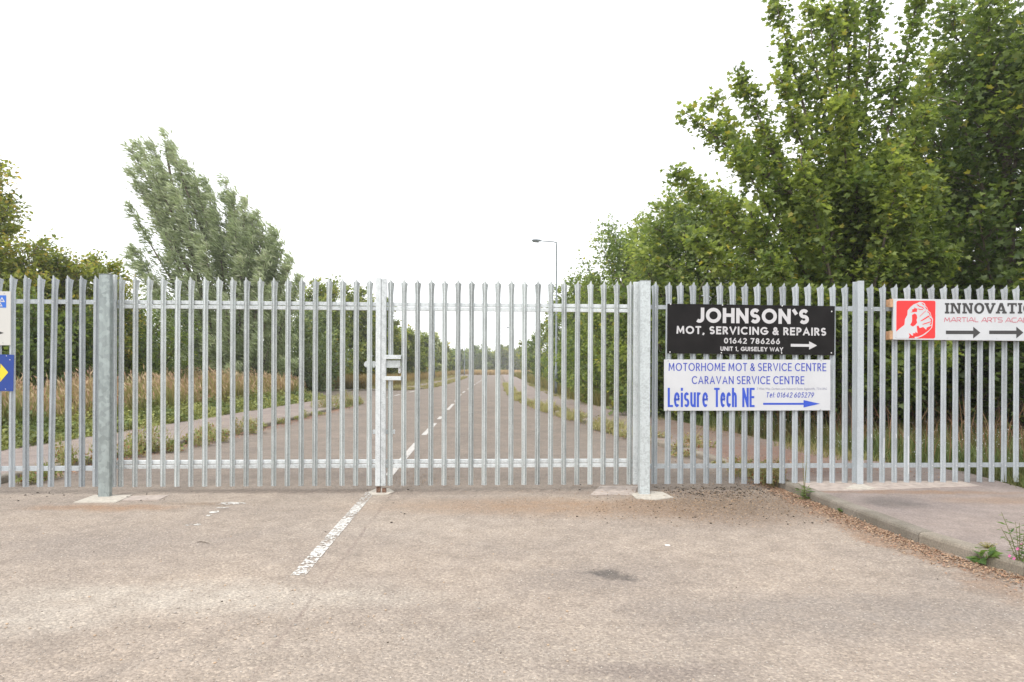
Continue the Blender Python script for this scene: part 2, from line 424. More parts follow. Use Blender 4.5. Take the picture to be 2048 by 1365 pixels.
def footway(name, K, side, w):
    A = offset(K, side * .125); B = K + (offset(K, side * w) - K)
    if side > 0: ribbon(name, A, B, FH - .004, M_foot, thick=.14, kind='structure')
    else: ribbon(name, B, A, FH - .004, M_foot, kind='structure')
wR = np.interp(RK[:, 1], [0, 7, 8.7, 9.9, 13, 20, 40, 150], [2.4, 2.45, 2.75, 2.05, 2.2, 2.3, 2.15, 2.1])[:, None]
tR = np.gradient(RK, axis=0); tR /= np.linalg.norm(tR, axis=1)[:, None]
RB = RK + np.where(RK[:, 1:2] < 7, np.array([[1.0, 0.0]]), np.stack([tR[:, 1], -tR[:, 0]], 1)) * wR
ribbon('footway_right', offset(RK, .125), RB, FH - .004, M_foot, thick=.13, kind='structure')
ribbon('footway_left', offset(LK1, -2.2), offset(LK1, -.125), FH - .004, M_foot, kind='structure')
ribbon('footway_far', offset(LK2, -2.2), offset(LK2, -.125), FH - .004, M_foot, kind='structure')

def kerb(name, K, side, label_near):
    root = empty(name, (0, 0, 0), kind='structure')
    seg = np.linalg.norm(np.diff(K, axis=0), axis=1); s = np.concatenate([[0], np.cumsum(seg)])
    at = lambda d: np.array([np.interp(d, s, K[:, 0]), np.interp(d, s, K[:, 1])])
    far = MB(); d = 0; rng = random.Random(5)
    while d < s[-1] - .9:
        a, b = at(d + .004), at(d + .911); t = (b - a) / np.linalg.norm(b - a); n = np.array([t[1], -t[0]]) * side
        h = FH + rng.uniform(-.003, .003)
        prof = [(0, -.05), (0, h - .028), (.008, h - .010), (.022, h), (.125, h), (.125, -.05)]
        vs = [(p[0] + n[0] * o, p[1] + n[1] * o, z) for p in (a, b) for o, z in prof]
        m = len(prof)
        fs = [tuple(range(m)), tuple(range(2 * m - 1, m - 1, -1))] + [(i, i + m, (i + 1) % m + m, (i + 1) % m) for i in range(m)]
        if side < 0: fs = [f[::-1] for f in fs]
        mid = (a + b) / 2
        if 1.5 < mid[1] < 32 and abs(mid[0]) < 12: MB().add(vs, fs).build('kerb_stone', M_kerb, root)
        else: far.add(vs, fs)
        d += .915
    far.build('kerb_run', M_kerb, root, kind='stuff')
kerb('kerb_right', RK, 1, '')
kerb('kerb_left', LK1, -1, '')
kerb('kerb_far', LK2, -1, '')

# thin haze added to lift the darks like lens veil; also pales far trees
def haze():
    m = bpy.data.materials.new('haze_veil'); m.use_nodes = True; N = m.node_tree.nodes; N.clear()
    o = N.new('ShaderNodeOutputMaterial'); v = N.new('ShaderNodeVolumePrincipled')
    v.inputs['Density'].default_value = .001; v.inputs['Color'].default_value = (.97, .97, .97, 1); v.inputs['Anisotropy'].default_value = .3
    m.node_tree.links.new(v.outputs[0], o.inputs['Volume'])
    MB().box(-920, 920, -80, 1520, -1.1, 16).build('haze', m, kind='stuff')
haze()

# painted lines
def dash(p0, p1, w, z=.004, m=None, name='road_marking', n=1, **k):
    p0 = np.array(p0[:2]); p1 = np.array(p1[:2]); t = (p1 - p0) / np.linalg.norm(p1 - p0); q = np.array([-t[1], t[0]]) * w / 2
    mb = MB(); mb.add([(*(p0 - q), z), (*(p1 - q), z), (*(p1 + q), z), (*(p0 + q), z)], [(0, 1, 2, 3)])
    return mb.build(name, m or M_paint, **k)
dash(G(596, 1152), G(742, 984), .10, m=M_worn, kind='structure')
CL = catmull([(-1.60, 8.9), (-1.72, 11.4), (-1.86, 14.7), (-2.0, 18.5), (-2.37, 28.3), (-2.8, 38), (-3.3, 61), (-3.6, 78), (-4.6, 120), (-5.6, 150)])
sg = np.concatenate([[0], np.cumsum(np.linalg.norm(np.diff(CL, axis=0), axis=1))])
cp = lambda y: (float(np.interp(y, CL[:, 1], CL[:, 0])), y)
for y0, y1 in [(8.9, 12.8), (14.3, 17.4), (18.8, 19.9), (23.0, 27.0), (28.8, 30.6), (33.5, 37), (39.5, 42)] + [(46 + 6 * i, 49.5 + 6 * i) for i in range(17)]:
    dash(cp(y0), cp(y1), .11, kind='structure')
for y0, y1 in [(32.5, 34), (35, 36.5), (37.5, 39), (40, 43.5)]: dash((-6.0, y0), (-6.0, y1), .14, kind='structure')
# flakes of an old lost line
for u, v, a, b in [(462, 1008, .16, .05), (430, 1025, .05, .03), (418, 1032, .03, .02), (393, 1050, .05, .025), (378, 1051, .04, .02), (447, 1016, .07, .02)]:
    x, y, _ = G(u, v); rg = random.Random(u)
    pts = [(x + a * math.cos(t) * rg.uniform(.6, 1.2), y + b * 2 * math.sin(t) * rg.uniform(.5, 1.2), 0) for t in [i * math.pi / 5 for i in range(10)]]
    MB().add([(p[0], p[1], .004) for p in pts], [tuple(range(10))]).build('road_marking', M_worn, kind='structure')

# concrete footings
def pad(pts, m, z, zb=-.02, **k):
    MB().slab([G(u, v, z)[:2] for u, v in pts][::-1], zb, z).build('concrete_footing', m, **k)
pad([(147, 1005), (189, 990), (264, 990), (252, 996), (231, 1005)], M_conc, .008, label='pale square concrete footing round the left gate post', cat='footing')
pad([(243, 1001), (262, 992), (338, 990), (318, 1000)], M_conc2, .006, label='thin buff concrete patch beside the left gate post footing', cat='footing')
pad([(1262, 988), (1290, 982), (1325, 984), (1347, 995), (1310, 1000), (1272, 997)], M_conc, .008, label='irregular concrete footing round the right gate post', cat='footing')
pad([(738, 984), (752, 977), (778, 977), (789, 983), (775, 989), (745, 990)], M_conc, .008, label='small round concrete footing under the middle of the gate', cat='footing')
pad([(1180, 990), (1200, 972), (1276, 972), (1268, 990)], M_conc2, .005, label='pinkish concrete patch left of the right gate post', cat='footing')
pad([(1690, 977), (1706, 969), (1728, 969), (1752, 977), (1730, 979)], M_conc, FH + .006, FH - .05, label='concrete footing at the intermediate post on the footway', cat='footing')
pad([(1588, 970), (1600, 962), (1920, 962), (1960, 972), (1850, 976), (1760, 980), (1640, 982)], M_conc2, FH + .001, FH - .05, label='long buff concrete strip under the right fence', cat='footing')

# ------------------------------------------------------------------ palisade fence and gate
Y0, TT = 7.72, .0526
TH = math.atan(TT)
def FP(u, v, off=0.0):
    """photo pixel on the fence plane (pushed by off along its normal) -> local x, z"""
    v2 = v - ROLL * (u - 1024); u2 = u + ROLL * (v - HV); k = (u2 - 1024) / F
    y = (Y0 + off / math.cos(TH)) / (1 - TT * k); x = k * y
    s = x * math.cos(TH) + (y - Y0) * math.sin(TH)
    return s, H0 + (HV - v2) / F * y
def us(u, v=760, off=0.0): return FP(u, v, off)[0]

def pale_mesh(name, w, zb, zt, m, bend=False, lean=0.0, full=True, zcut=None):
    """W-section pale with a splayed triple-pointed head"""
    h = w / 2
    colx = [-h, -h * .62, -h * .42, -h * .16, h * .16, h * .42, h * .62, h]
    coly = [.018, .003, .009, -.012, -.012, .009, .003, .018]
    drop = [.050, .041, .037, .013, .013, .037, .041, .050]     # below the apex
    zs = [zb, zt - .17, zt - .10, zt - .06]
    splx = [0, 0, .004, .008]
    rows = []
    for z, sx in zip(zs, splx):
        f = sx / h
        rows.append([(x * (1 + f), y + (sx * 1.6 if abs(x) > h * .9 else 0), z) for x, y in zip(colx, coly)])
    f = .010 / h
    rows.append([(x * (1 + f), y + (.014 if abs(x) > h * .9 else 0), zt - d) for x, y, d in zip(colx, coly, drop)])
    if zcut is not None:
        lo, hi = zcut
        if hi is not None: rows = [rows[0], [(x, y, hi) for x, y, _ in rows[0]]] if full is None else rows
    n = 8; vs = []; fs = []
    for side in (0, .003):
        for r in rows: vs += [(x, y + side, z) for x, y, z in r]
    nr = len(rows)
    idx = lambda s, r, c: s * nr * n + r * n + c
    for s in (0, 1):
        for r in range(nr - 1):
            for c in range(n - 1):
                q = (idx(s, r, c), idx(s, r, c + 1), idx(s, r + 1, c + 1), idx(s, r + 1, c))
                fs.append(q if s == 0 else q[::-1])
    for r in range(nr - 1):
        for c in (0, n - 1):
            q = (idx(0, r, c), idx(0, r + 1, c), idx(1, r + 1, c), idx(1, r, c)); fs.append(q if c == 0 else q[::-1])
    for c in range(n - 1):
        fs.append((idx(0, nr - 1, c), idx(0, nr - 1, c + 1), idx(1, nr - 1, c + 1), idx(1, nr - 1, c)))
        fs.append((idx(0, 0, c + 1), idx(0, 0, c), idx(1, 0, c), idx(1, 0, c + 1)))
    a = len(vs)                                                  # apex between the two middle columns
    if full is True or full == 'top':
        vs += [(0, -.012, zt), (0, -.009, zt)]
        fs += [(idx(0, nr - 1, 3), idx(0, nr - 1, 4), a), (idx(1, nr - 1, 4), idx(1, nr - 1, 3), a + 1),
               (idx(0, nr - 1, 4), idx(1, nr - 1, 4), a + 1, a), (idx(1, nr - 1, 3), idx(0, nr - 1, 3), a, a + 1)]
        for c, zz in ((1, .034), (6, .034)): pass
    if bend:
        vs = [(x - max(0, .30 - z) * .16, y, z) for x, y, z in vs]
    me = bpy.data.meshes.new(name); me.from_pydata(vs, [], fs); me.materials.append(m); me.update(); return me

def straight_piece(w, z0, z1, m):
    h = w / 2; colx = [-h, -h * .62, -h * .42, -h * .16, h * .16, h * .42, h * .62, h]; coly = [.018, .003, .009, -.012, -.012, .009, .003, .018]
    prof = [(x, y) for x, y in zip(colx, coly)] + [(x, y + .003) for x, y in list(zip(colx, coly))[::-1]]
    mb = MB(); n = len(prof); mb.add([(x, y, z) for z in (z0, z1) for x, y in prof], [(i, (i + 1) % n, (i + 1) % n + n, i + n) for i in range(n)]); return mb.mesh('pale', m)

def bolts(xs, zs, y, m, parent, r=.009):
    mb = MB()
    for x in xs:
        for z in zs:
            ring = [(x + r * math.cos(k * math.pi / 3), y, z + r * math.sin(k * math.pi / 3)) for k in range(6)]
            top = [(x + r * .6 * math.cos(k * math.pi / 3), y - .008, z + r * .6 * math.sin(k * math.pi / 3)) for k in range(6)]
            mb.add(ring + top, [(i, (i + 1) % 6, (i + 1) % 6 + 6, i + 6) for i in range(6)] + [tuple(range(6, 12))])
    mb.build('bolt_heads', m, parent, kind='stuff')

ZT = 2.405
rgp = random.Random(3)
def put_pale(me, x, root, jit=.004, dz=0, **k):
    o = link('pale', me, root, (x, 0, dz), **k)
    o.rotation_euler = (0, rgp.uniform(-jit, jit) * .7, rgp.uniform(-jit, jit) * 6); return o

# left fence bay
fl = empty('palisade_fence', (0, Y0, 0), TH, label='weathered grey palisade fence left of the gate, carrying the blue and white signs', cat='fence')
me_old = pale_mesh('fence_pale', .068, .09, ZT, M_old)
me_bent = pale_mesh('bent_pale', .068, .09, ZT, M_old, bend=True)
xl = [us(u) for u in (22, 50, 78.5, 106.5, 134.5, 162.5, 190)]
step = (xl[-1] - xl[0]) / 6
xs = [xl[0] - step * k for k in range(7, 0, -1)] + xl
for i, x in enumerate(xs):
    if i == 10: put_pale(me_bent, x, fl, label='pale kicked sideways at its foot')
    else: put_pale(me_old, x, fl)
def angle_rail(x0, x1, z0, z1, m, parent, name='rail'):
    MB().box(x0, x1, .022, .028, z0, z1).box(x0, x1, .028, .062, z1 - .006, z1 - .0005).build(name, m, parent)
angle_rail(xs[0] - .15, xl[-1] + .07, 2.092, 2.140, M_old, fl)
angle_rail(xs[0] - .15, xl[-1] + .07, .262, .312, M_old, fl)
bolts(xs, (2.115, .287), -.010, M_bolt, fl)

def ibeam(x0, x1, y0, y1, z0, z1, t, m, parent, name, **k):
    mb = MB(); xm = (x0 + x1) / 2
    mb.box(x0, x1, y0, y0 + t, z0, z1).box(x0, x1, y1 - t, y1, z0, z1).box(xm - t / 2, xm + t / 2, y0 + t, y1 - t, z0, z1)
    return mb.build(name, m, parent, **k)

# gate posts
def gate_post(u0, u1, vbase, vtop, ydep, m, label, depth):
    Yf = H0 * F / (vbase - ROLL * (u0 - 1024) - HV); Yf = ydep
    x0 = (u0 - 1024) / F * Yf; x1 = (u1 - 1024) / F * Yf
    zt = H0 + (HV - (vtop - ROLL * (u0 - 1024))) / F * Yf
    w = x1 - x0
    r = empty('gate_post', ((x0 + x1) / 2, Yf, 0), TH * .3, label=label, cat='gate post')
    mb = MB(); mb.box(-w / 2, w / 2, 0, depth, -.03, zt - .004, .006); mb.build('post_shaft', m, r)
    MB().box(-w / 2 - .002, w / 2 + .002, -.002, depth + .002, zt - .004, zt).build('cap_plate', m, r)
    return r, x0, x1, zt
gp1, px0, px1, pzt = gate_post(196.5, 219, 1000, 548, 7.34, M_post, 'dull spangled steel gate post on a square footing, left of the gate', .065)
gp2, qx0, qx1, qzt = gate_post(1280.5, 1301, 993, 561, 7.60, M_post2, 'pale steel gate post between the gate and the black sign', .12)

# gate leaves
GZT = 2.405; GZB = .085
me_new = pale_mesh('gate_pale', .058, GZB, GZT, M_new)
def leaf(u_first, u_last, n, sx, labels, lockside):
    root = empty('gate_leaf', (0, Y0, 0), TH, label=labels, cat='gate')
    a, b = us(u_first), us(u_last); xs = [a + (b - a) * i / (n - 1) for i in range(n)]
    lo = min(sx[0][0], sx[1][0]); hi = max(sx[0][1], sx[1][1])
    x0 = sx[0][1]; x1 = sx[1][0]
    for (s0, s1, zt) in sx: MB().box(s0, s1, -.022, .03, GZB, zt, .004).build('stile', M_frame, root)
    for z0, z1 in ((2.050, 2.142), (.280, .372)):
        zm = (z0 + z1) / 2
        mb = MB(); mb.box(x0, x1, .032, .066, zm + .004, z1, .003); mb.build('rail', M_frame, root)
        mb = MB(); mb.box(x0, x1, .022, .060, z0, zm - .004, .003); mb.build('rail', M_frame, root)
    return root, xs
stl = [(us(223, off=-.02), us(229.5, off=-.02), 2.415), (us(751, off=-.02), us(761.3, off=-.02), 2.412)]
gl, xsl = leaf(240.6, 738.5, 19, stl, 'left leaf of the new bright galvanised palisade gate, next to the spangled post', False)
for x in xsl: put_pale(me_new, x, gl, .002)
bolts(xsl, (2.10, .31), -.010, M_bolt, gl)
str_ = [(us(762, off=-.02), us(771.8, off=-.02), 2.405), (us(1267, off=-.02), us(1278, off=-.02), 2.395)]
gr, xsr = leaf(780.6, 1259.8, 19, str_, 'right leaf of the new bright galvanised palisade gate, with the lock opening', True)
zl0, zl1 = FP(785, 761, -.02)[1], FP(785, 710, -.02)[1]
top_me = pale_mesh('cut_pale_top', .058, zl1 - .02, GZT, M_new)
bot_me = straight_piece(.058, GZB, zl0 + .02, M_new)
for i, x in enumerate(xsr):
    if i == 0:
        put_pale(top_me, x, gr, .001, label='upper length of the pale cut away for the lock'); put_pale(bot_me, x, gr, .001, label='lower length of the pale cut away for the lock')
    else: put_pale(me_new, x, gr, .002)
bolts(xsr, (2.10, .31), -.010, M_bolt, gr)
# lock opening
def fbox(u0, v0, u1, v1, y0, y1, name, m, parent, b=.002):
    a = FP(u0, v1, y0); c = FP(u1, v0, y0)
    return MB().box(a[0], c[0], y0, y1, a[1], c[1], b).build(name, m, parent)
fbox(768, 710.5, 802, 718.5, -.024, .02, 'lock_guard_bar', M_frame, gr)
fbox(768, 753, 802, 761, -.024, .02, 'lock_guard_bar', M_frame, gr)
fbox(771.5, 721.5, 801, 736, .022, .030, 'slide_bolt_plate', M_new, gr)
fbox(741, 724, 797, 733, .034, .046, 'slide_bolt', M_frame, gr)
a = FP(735, 729, .03)                                     # keep of the slide bolt on the left leaf
pts = [(a[0] + .045 * math.cos(t) * .9, a[1] + .036 * math.sin(t)) for t in [math.pi / 2 + math.pi * k / 8 for k in range(9)]]
MB().prism(pts + [(a[0] + .08, a[1] - .036), (a[0] + .08, a[1] + .036)], .030, .036).build('bolt_keep', M_new, gl)
pl = empty('padlock', (0, Y0, 0), TH, label='small steel padlock hanging in the lock opening of the gate', cat='padlock')
a = FP(796.5, 747, .0); c = FP(801.5, 737.5, .0)
MB().box(a[0], c[0], -.002, .018, a[1], c[1], .003).build('padlock_body', M_bolt, pl)
xm = (a[0] + c[0]) / 2
MB().tube([(xm - .009, .008, c[1] - .004), (xm - .009, .008, c[1] + .022), (xm - .005, .008, c[1] + .031), (xm + .005, .008, c[1] + .031), (xm + .009, .008, c[1] + .022), (xm + .009, .008, c[1] - .004)], [.0035] * 6, 6).build('shackle', M_bolt, pl)
MB().box(xm - .003, xm + .003, -.003, -.002, a[1] + .015, a[1] + .025).build('keyhole', M_dark, pl)
fbox(745, 860, 790, 868.5, .031, .045, 'drop_bolt_bracket', M_frame, gr)
a = FP(767, 880, .05); MB().tube([(a[0] - .035, .05, .02), (a[0] - .035, .05, .75), (a[0] - .035, .05, .8)], [.009, .009, .009], 8).build('drop_bolt', M_frame, gl)
for u, v, hh, lab in ((757, 984, .07, 'left of two rusty ground sockets under the gate stiles'), (768.5, 984, .055, 'right of two rusty ground sockets under the gate stiles')):
    x, y, _ = G(u, 986.5)
    o = empty('ground_socket', (x, y, 0), TH, label=lab, cat='gate socket')
    MB().box(-.022, .022, -.02, -.012, 0, hh, .002).build('cheek_plate', M_rust, o); MB().box(-.022, .022, .012, .02, 0, hh, .002).build('cheek_plate', M_rust, o)
    MB().box(-.022, -.014, -.012, .012, 0, hh * .7).build('side_plate', M_rust, o); MB().box(.014, .022, -.012, .012, 0, hh * .7).build('side_plate', M_rust, o)
# hinges
for z in (2.06, .34):
    MB().tube([(stl[0][0] - .03, .0, z - .03), (stl[0][0] - .03, .0, z + .03)], [.014, .014], 8).box(stl[0][0] - .03, stl[0][0], -.006, .006, z - .02, z + .02).build('hinge', M_bolt, gl)
    MB().tube([(str_[1][1] + .02, .0, z - .03), (str_[1][1] + .02, .0, z + .03)], [.012, .012], 8).box(str_[1][1], str_[1][1] + .02, -.006, .006, z - .02, z + .02).build('hinge', M_bolt, gr)

# right fence
fr = empty('palisade_fence', (0, Y0, 0), TH, label='weathered grey palisade fence right of the gate, behind the black and white signs', cat='fence')
ur = [1310, 1336.6, 1362.5, 1388, 1414.3, 1440, 1465.3, 1490.5, 1515.8, 1541, 1566.5, 1591.5, 1616.5, 1641.6, 1667, 1692]
ur2 = [1742, 1766.7, 1791.2, 1815.8, 1840, 1864.5, 1889, 1913.3, 1937.7, 1962, 1986.4, 2010.7, 2035]
xa = [us(u) for u in ur]; xb = [us(u) for u in ur2]; st = (xb[-1] - xb[0]) / 12
xb += [xb[-1] + st * k for k in range(1, 8)]
for x in xa: put_pale(me_old, x, fr, .005, rgp.uniform(-.006, .004))
for x in xb: put_pale(me_old, x, fr, .003)
angle_rail(xa[0] - .05, xb[-1] + .1, 2.090, 2.138, M_old, fr)
angle_rail(xa[0] - .05, xb[-1] + .1, .262, .312, M_old, fr)
bolts(xa + xb, (2.113, .287), -.010, M_bolt, fr)
a, b = us(1715, off=-.1), us(1727.5, off=-.1)
ibeam(a, b, -.10, .012, FH - .02, 2.425, .010, M_old, fr, 'fence_post')
ibeam(xb[-1] + .1, xb[-1] + .19, -.10, .012, FH - .02, 2.425, .010, M_old, fr, 'fence_post')
ibeam(xs[0] - .25, xs[0] - .16, -.10, .012, -.02, 2.425, .010, M_old, fl, 'fence_post')
for z in (2.113, .287):
    MB().box(a - .06, a - .001, .003, .010, z - .03, z + .03).build('cleat', M_old, fr)

# pale smears of spilt paint low on four pales
M_smear = plain('paint_smear', (.66, .67, .67), .5)
for u, v0, v1 in ((1742, 868, 875), (1766.7, 876, 916), (1791, 868, 876), (1815.5, 872, 948)):
    a, c = FP(u, v1), FP(u, v0)
    MB().box(a[0] - .004, a[0] + .004, -.0135, -.0121, a[1], c[1]).build('paint_smear', M_smear, fr)

# ------------------------------------------------------------------ signs
def text_shape(body, bold=0.0, shear=0.0, spacing=1.0):
    c = bpy.data.curves.new('t', 'FONT'); c.body = body; c.size = 1; c.offset = bold; c.shear = shear; c.space_character = spacing
    c.resolution_u = 4
    o = bpy.data.objects.new('t', c); COL.objects.link(o)
    dg = bpy.context.evaluated_depsgraph_get(); me = bpy.data.meshes.new_from_object(o.evaluated_get(dg))
    V = np.array([v.co[:2] for v in me.vertices]) if len(me.vertices) else np.zeros((0, 2)); Fc = [tuple(p.vertices) for p in me.polygons]
    bpy.data.objects.remove(o); bpy.data.curves.remove(c); bpy.data.meshes.remove(me); return V, Fc
CAP = None
class Sign:
    """a board defined by its four corners in some zoomed view of the photo; print is placed in the same pixels"""
    def __init__(s, name, corners, conv, off, m, thick, label, x_ext=(0, 0)):
        (xl, yt), (xr, yt2), (xr2, yb2), (xl2, yb) = corners; s.c = corners; s.conv = conv; s.off = off
        P = [FP(*conv(*c), off) for c in corners]
        s.w = ((P[1][0] - P[0][0]) + (P[2][0] - P[3][0])) / 2; s.h = ((P[0][1] - P[3][1]) + (P[1][1] - P[2][1])) / 2
        ang = math.atan2((P[1][1] - P[0][1] + P[2][1] - P[3][1]) / 2, s.w)
        s.root = empty(name, (0, 0, 0), label=label, cat='sign')
        base = Matrix.Translation((0, Y0, 0)) @ Matrix.Rotation(TH, 4, 'Z') @ Matrix.Translation((P[3][0], off, (P[3][1]))) @ Matrix.Rotation(-ang, 4, 'Y')
        s.root.matrix_world = base
        MB().box(-x_ext[0], s.w + x_ext[1], 0, thick, 0, s.h).build('board', m, s.root)
    def loc(s, x, y):
        (xl, yt), (xr, yt2), (xr2, yb2), (xl2, yb) = s.c
        a = (x - xl) / (xr - xl); top = yt + (yt2 - yt) * a; bot = yb + (yb2 - yb) * a
        return a * s.w, s.h * (1 - (y - top) / (bot - top))
    def put(s, V, Fc, m, name='lettering', d=.0015, k=1):
        V = np.asarray(V); mb = MB()
        mb.add([(v[0], -d, v[1]) for v in V], Fc); o = mb.build(name, m, s.root)
        return o
    def text(s, body, x0, x1, ytop, ybase, m, bold=.0, shear=0.0, spacing=1.0, vb=0.0):
        V, Fc = text_shape(body, bold, shear, spacing)
        R_, _ = text_shape('H', bold, 0)
        y0, y1 = R_[:, 1].min(), R_[:, 1].max(); a0, a1 = V[:, 0].min(), V[:, 0].max()
        X = x0 + (V[:, 0] - a0) / (a1 - a0) * (x1 - x0); Y = ybase + (V[:, 1] - y0) / (y1 - y0) * (ytop - ybase)
        # one height for the whole line, following the board's own slope
        xc = (x0 + x1) / 2
        (xl, yt), (xr, yt2), _, _ = s.c; sl = (yt2 - yt) / (xr - xl)
        pts = [s.loc(x, y + sl * (x - xc)) for x, y in zip(X, Y)]
        return s.put(pts, Fc, m)
    def poly(s, pts, m, name='print', d=.0015, tilt=True):
        P = [s.loc(*p) for p in pts]
        bm = bmesh.new(); vs = [bm.verts.new((p[0], -d, p[1])) for p in P]
        es = [bm.edges.new((vs[i], vs[(i + 1) % len(vs)])) for i in range(len(vs))]
        bmesh.ops.triangle_fill(bm, use_beauty=True, edges=es)
        for f in bm.faces:
            if f.normal.y > 0: f.normal_flip()
        me = bpy.data.meshes.new(name); bm.to_mesh(me); bm.free(); me.materials.append(m)
        return link(name, me, s.root)
    def rivets(s, pts, m, r=.008):
        for x, y in pts:
            a, b = s.loc(x, y); mb = MB()
            ring = [(a + r * math.cos(k * math.pi / 4), 0, b + r * math.sin(k * math.pi / 4)) for k in range(8)]
            top = [(a + r * .6 * math.cos(k * math.pi / 4), -.005, b + r * .6 * math.sin(k * math.pi / 4)) for k in range(8)]
            mb.add(ring + top, [(i, (i + 1) % 8, (i + 1) % 8 + 8, i + 8) for i in range(8)] + [tuple(range(8, 16))]).build('rivet', m, s.root)


def EL(cx, cy, rx, ry, a0, a1, n=12):
    return [(cx + rx * math.cos(R(a0 + (a1 - a0) * k / n)), cy + ry * math.sin(R(a0 + (a1 - a0) * k / n))) for k in range(n + 1)]
_S = lambda w, h=1.0: EL(w * .5, h * .745, w * .48, h * .255, 35, 255, 8) + EL(w * .5, h * .255, w * .5, h * .255, 75, -145, 8)
GL = {
 'A': (.78, [[(0, 0), (.39, 1), (.78, 0)], [(.15, .3), (.63, .3)]]), 'C': (.80, [EL(.48, .5, .48, .5, 48, 312)]), 'D': (.72, [[(.28, 0), (0, 0), (0, 1), (.28, 1)] + EL(.28, .5, .44, .5, 90, -90)[1:]]),
 'E': (.50, [[(.5, 1), (0, 1), (0, 0), (.5, 0)], [(0, .52), (.44, .52)]]), 'G': (.84, [EL(.48, .5, .48, .5, 45, 345) + [(.84, .46), (.52, .46)]]), 'H': (.68, [[(0, 0), (0, 1)], [(.68, 0), (.68, 1)], [(0, .53), (.68, .53)]]),
 'I': (.0, [[(0, 0), (0, 1)]]), 'J': (.44, [[(.44, 1), (.44, .25)] + EL(.2, .25, .24, .25, 0, -130, 8)[1:]]), 'L': (.42, [[(0, 1), (0, 0), (.42, 0)]]),
 'M': (.88, [[(0, 0), (.06, 1)], [(.82, 1), (.88, 0)], [(.09, .97), (.44, .2), (.79, .97)]]), 'N': (.72, [[(0, 0), (0, 1)], [(.03, .97), (.69, .03)], [(.72, 0), (.72, 1)]]), 'O': (.96, [EL(.48, .5, .48, .5, 90, 450, 22)]),
 'P': (.50, [[(0, 0), (0, 1), (.22, 1)] + EL(.22, .73, .28, .27, 90, -90, 8)[1:] + [(0, .46)]]), 'R': (.54, [[(0, 0), (0, 1), (.22, 1)] + EL(.22, .74, .28, .26, 90, -90, 8)[1:] + [(0, .48)], [(.24, .48), (.54, 0)]]),
 'S': (.54, [_S(.54)]), 'T': (.56, [[(0, 1), (.56, 1)], [(.28, 1), (.28, 0)]]), 'U': (.62, [[(0, 1), (0, .3)] + EL(.31, .3, .31, .3, 180, 360, 10)[1:] + [(.62, 1)]]),
 'V': (.76, [[(0, 1), (.38, 0), (.76, 1)]]), 'W': (1.1, [[(0, 1), (.27, 0), (.55, .95), (.83, 0), (1.1, 1)]]), 'Y': (.68, [[(0, 1), (.34, .45), (.68, 1)], [(.34, .45), (.34, 0)]]),
 '&': (.66, [[(.66, 0), (.14, .70)] + EL(.30, .80, .17, .20, 195, -45, 9)[1:] + [(.12, .42)] + EL(.26, .23, .26, .23, 130, 330, 9)[1:] + [(.64, .46)]]),
 '0': (.56, [EL(.28, .5, .28, .5, 90, 450, 18)]), '1': (.2, [[(0, .85), (.2, 1), (.2, 0)]]), '2': (.52, [EL(.26, .74, .25, .26, 160, -30, 9) + [(0, 0), (.52, 0)]]),
 '4': (.58, [[(.44, 0), (.44, 1), (0, .26), (.58, .26)]]), '5': (.52, [[(.48, 1), (.12, 1), (.06, .55)] + EL(.25, .32, .27, .32, 120, -140, 9)[1:]]),
 '6': (.56, [[(.40, 1), (.05, .44)] + EL(.28, .31, .28, .31, 160, 520, 16)[1:]]), '7': (.52, [[(0, 1), (.52, 1), (.16, 0)]]),
 '8': (.54, [EL(.27, .75, .22, .25, 90, 450, 14), EL(.27, .26, .27, .26, 90, 450, 14)]), '9': (.56, [[(.16, 0), (.51, .56)] + EL(.28, .69, .28, .31, -20, 340, 16)[1:]]),
 '`': (.14, [[(0, 1), (.14, .78)]]), ',': (.08, [[(.08, .04), (0, -.16)]]), ':': (.0, [[(0, .02), (0, .1)], [(0, .55), (0, .63)]]),
 'e': (.5, [[(0, .38), (.5, .38)] + EL(.25, .37, .25, .37, 0, 310, 14)[0:]]), 'i': (.0, [[(0, 0), (0, .72)], [(0, .9), (0, 1.0)]]), 's': (.44, [_S(.44, .74)]),
 'u': (.46, [[(0, .74), (0, .22)] + EL(.23, .22, .23, .22, 180, 360, 8)[1:] + [(.46, .74)], [(.46, .74), (.46, 0)]]), 'r': (.32, [[(0, 0), (0, .74)], [(0, .5)] + EL(.22, .5, .22, .23, 170, 70, 6)]),
 'c': (.46, [EL(.24, .37, .24, .37, 40, 320, 12)]), 'h': (.46, [[(0, 0), (0, 1)], [(0, .5)] + EL(.23, .52, .23, .22, 180, 0, 8) + [(.46, 0)]]), 'l': (.0, [[(0, 0), (0, 1)]])}
def strip(P, th):
    """a mitred stroke of constant width along a polyline"""
    P = [Vector(p) for p in P]; closed = (P[0] - P[-1]).length < 1e-4; n = len(P); Lf, Rt = [], []
    if not closed:                                        # square ends on straight strokes
        for e, f in ((0, 1), (-1, -2)):
            d_ = P[e] - P[f]
            if d_.length > th * .9: P[e] = P[e] + d_.normalized() * th * (.5 if min(abs(d_.x), abs(d_.y)) < .02 * d_.length else .42)
            else: P[e] = P[e] + d_.normalized() * th * .12
    for i in range(n):
        a = P[i] - P[i - 1] if i else (P[-1] - P[-2] if closed else P[1] - P[0]); b = P[i + 1] - P[i] if i < n - 1 else (P[1] - P[0] if closed else P[-1] - P[-2])
        a = a.normalized(); b = b.normalized(); t = (a + b)
        if t.length < 1e-3: t = a
        t.normalize(); nn = Vector((-t.y, t.x)); k = min(1.8, 1 / max(.35, abs(nn.dot(Vector((-a.y, a.x))))))
        Lf.append(P[i] + nn * th / 2 * k); Rt.append(P[i] - nn * th / 2 * k)
    return Lf, Rt
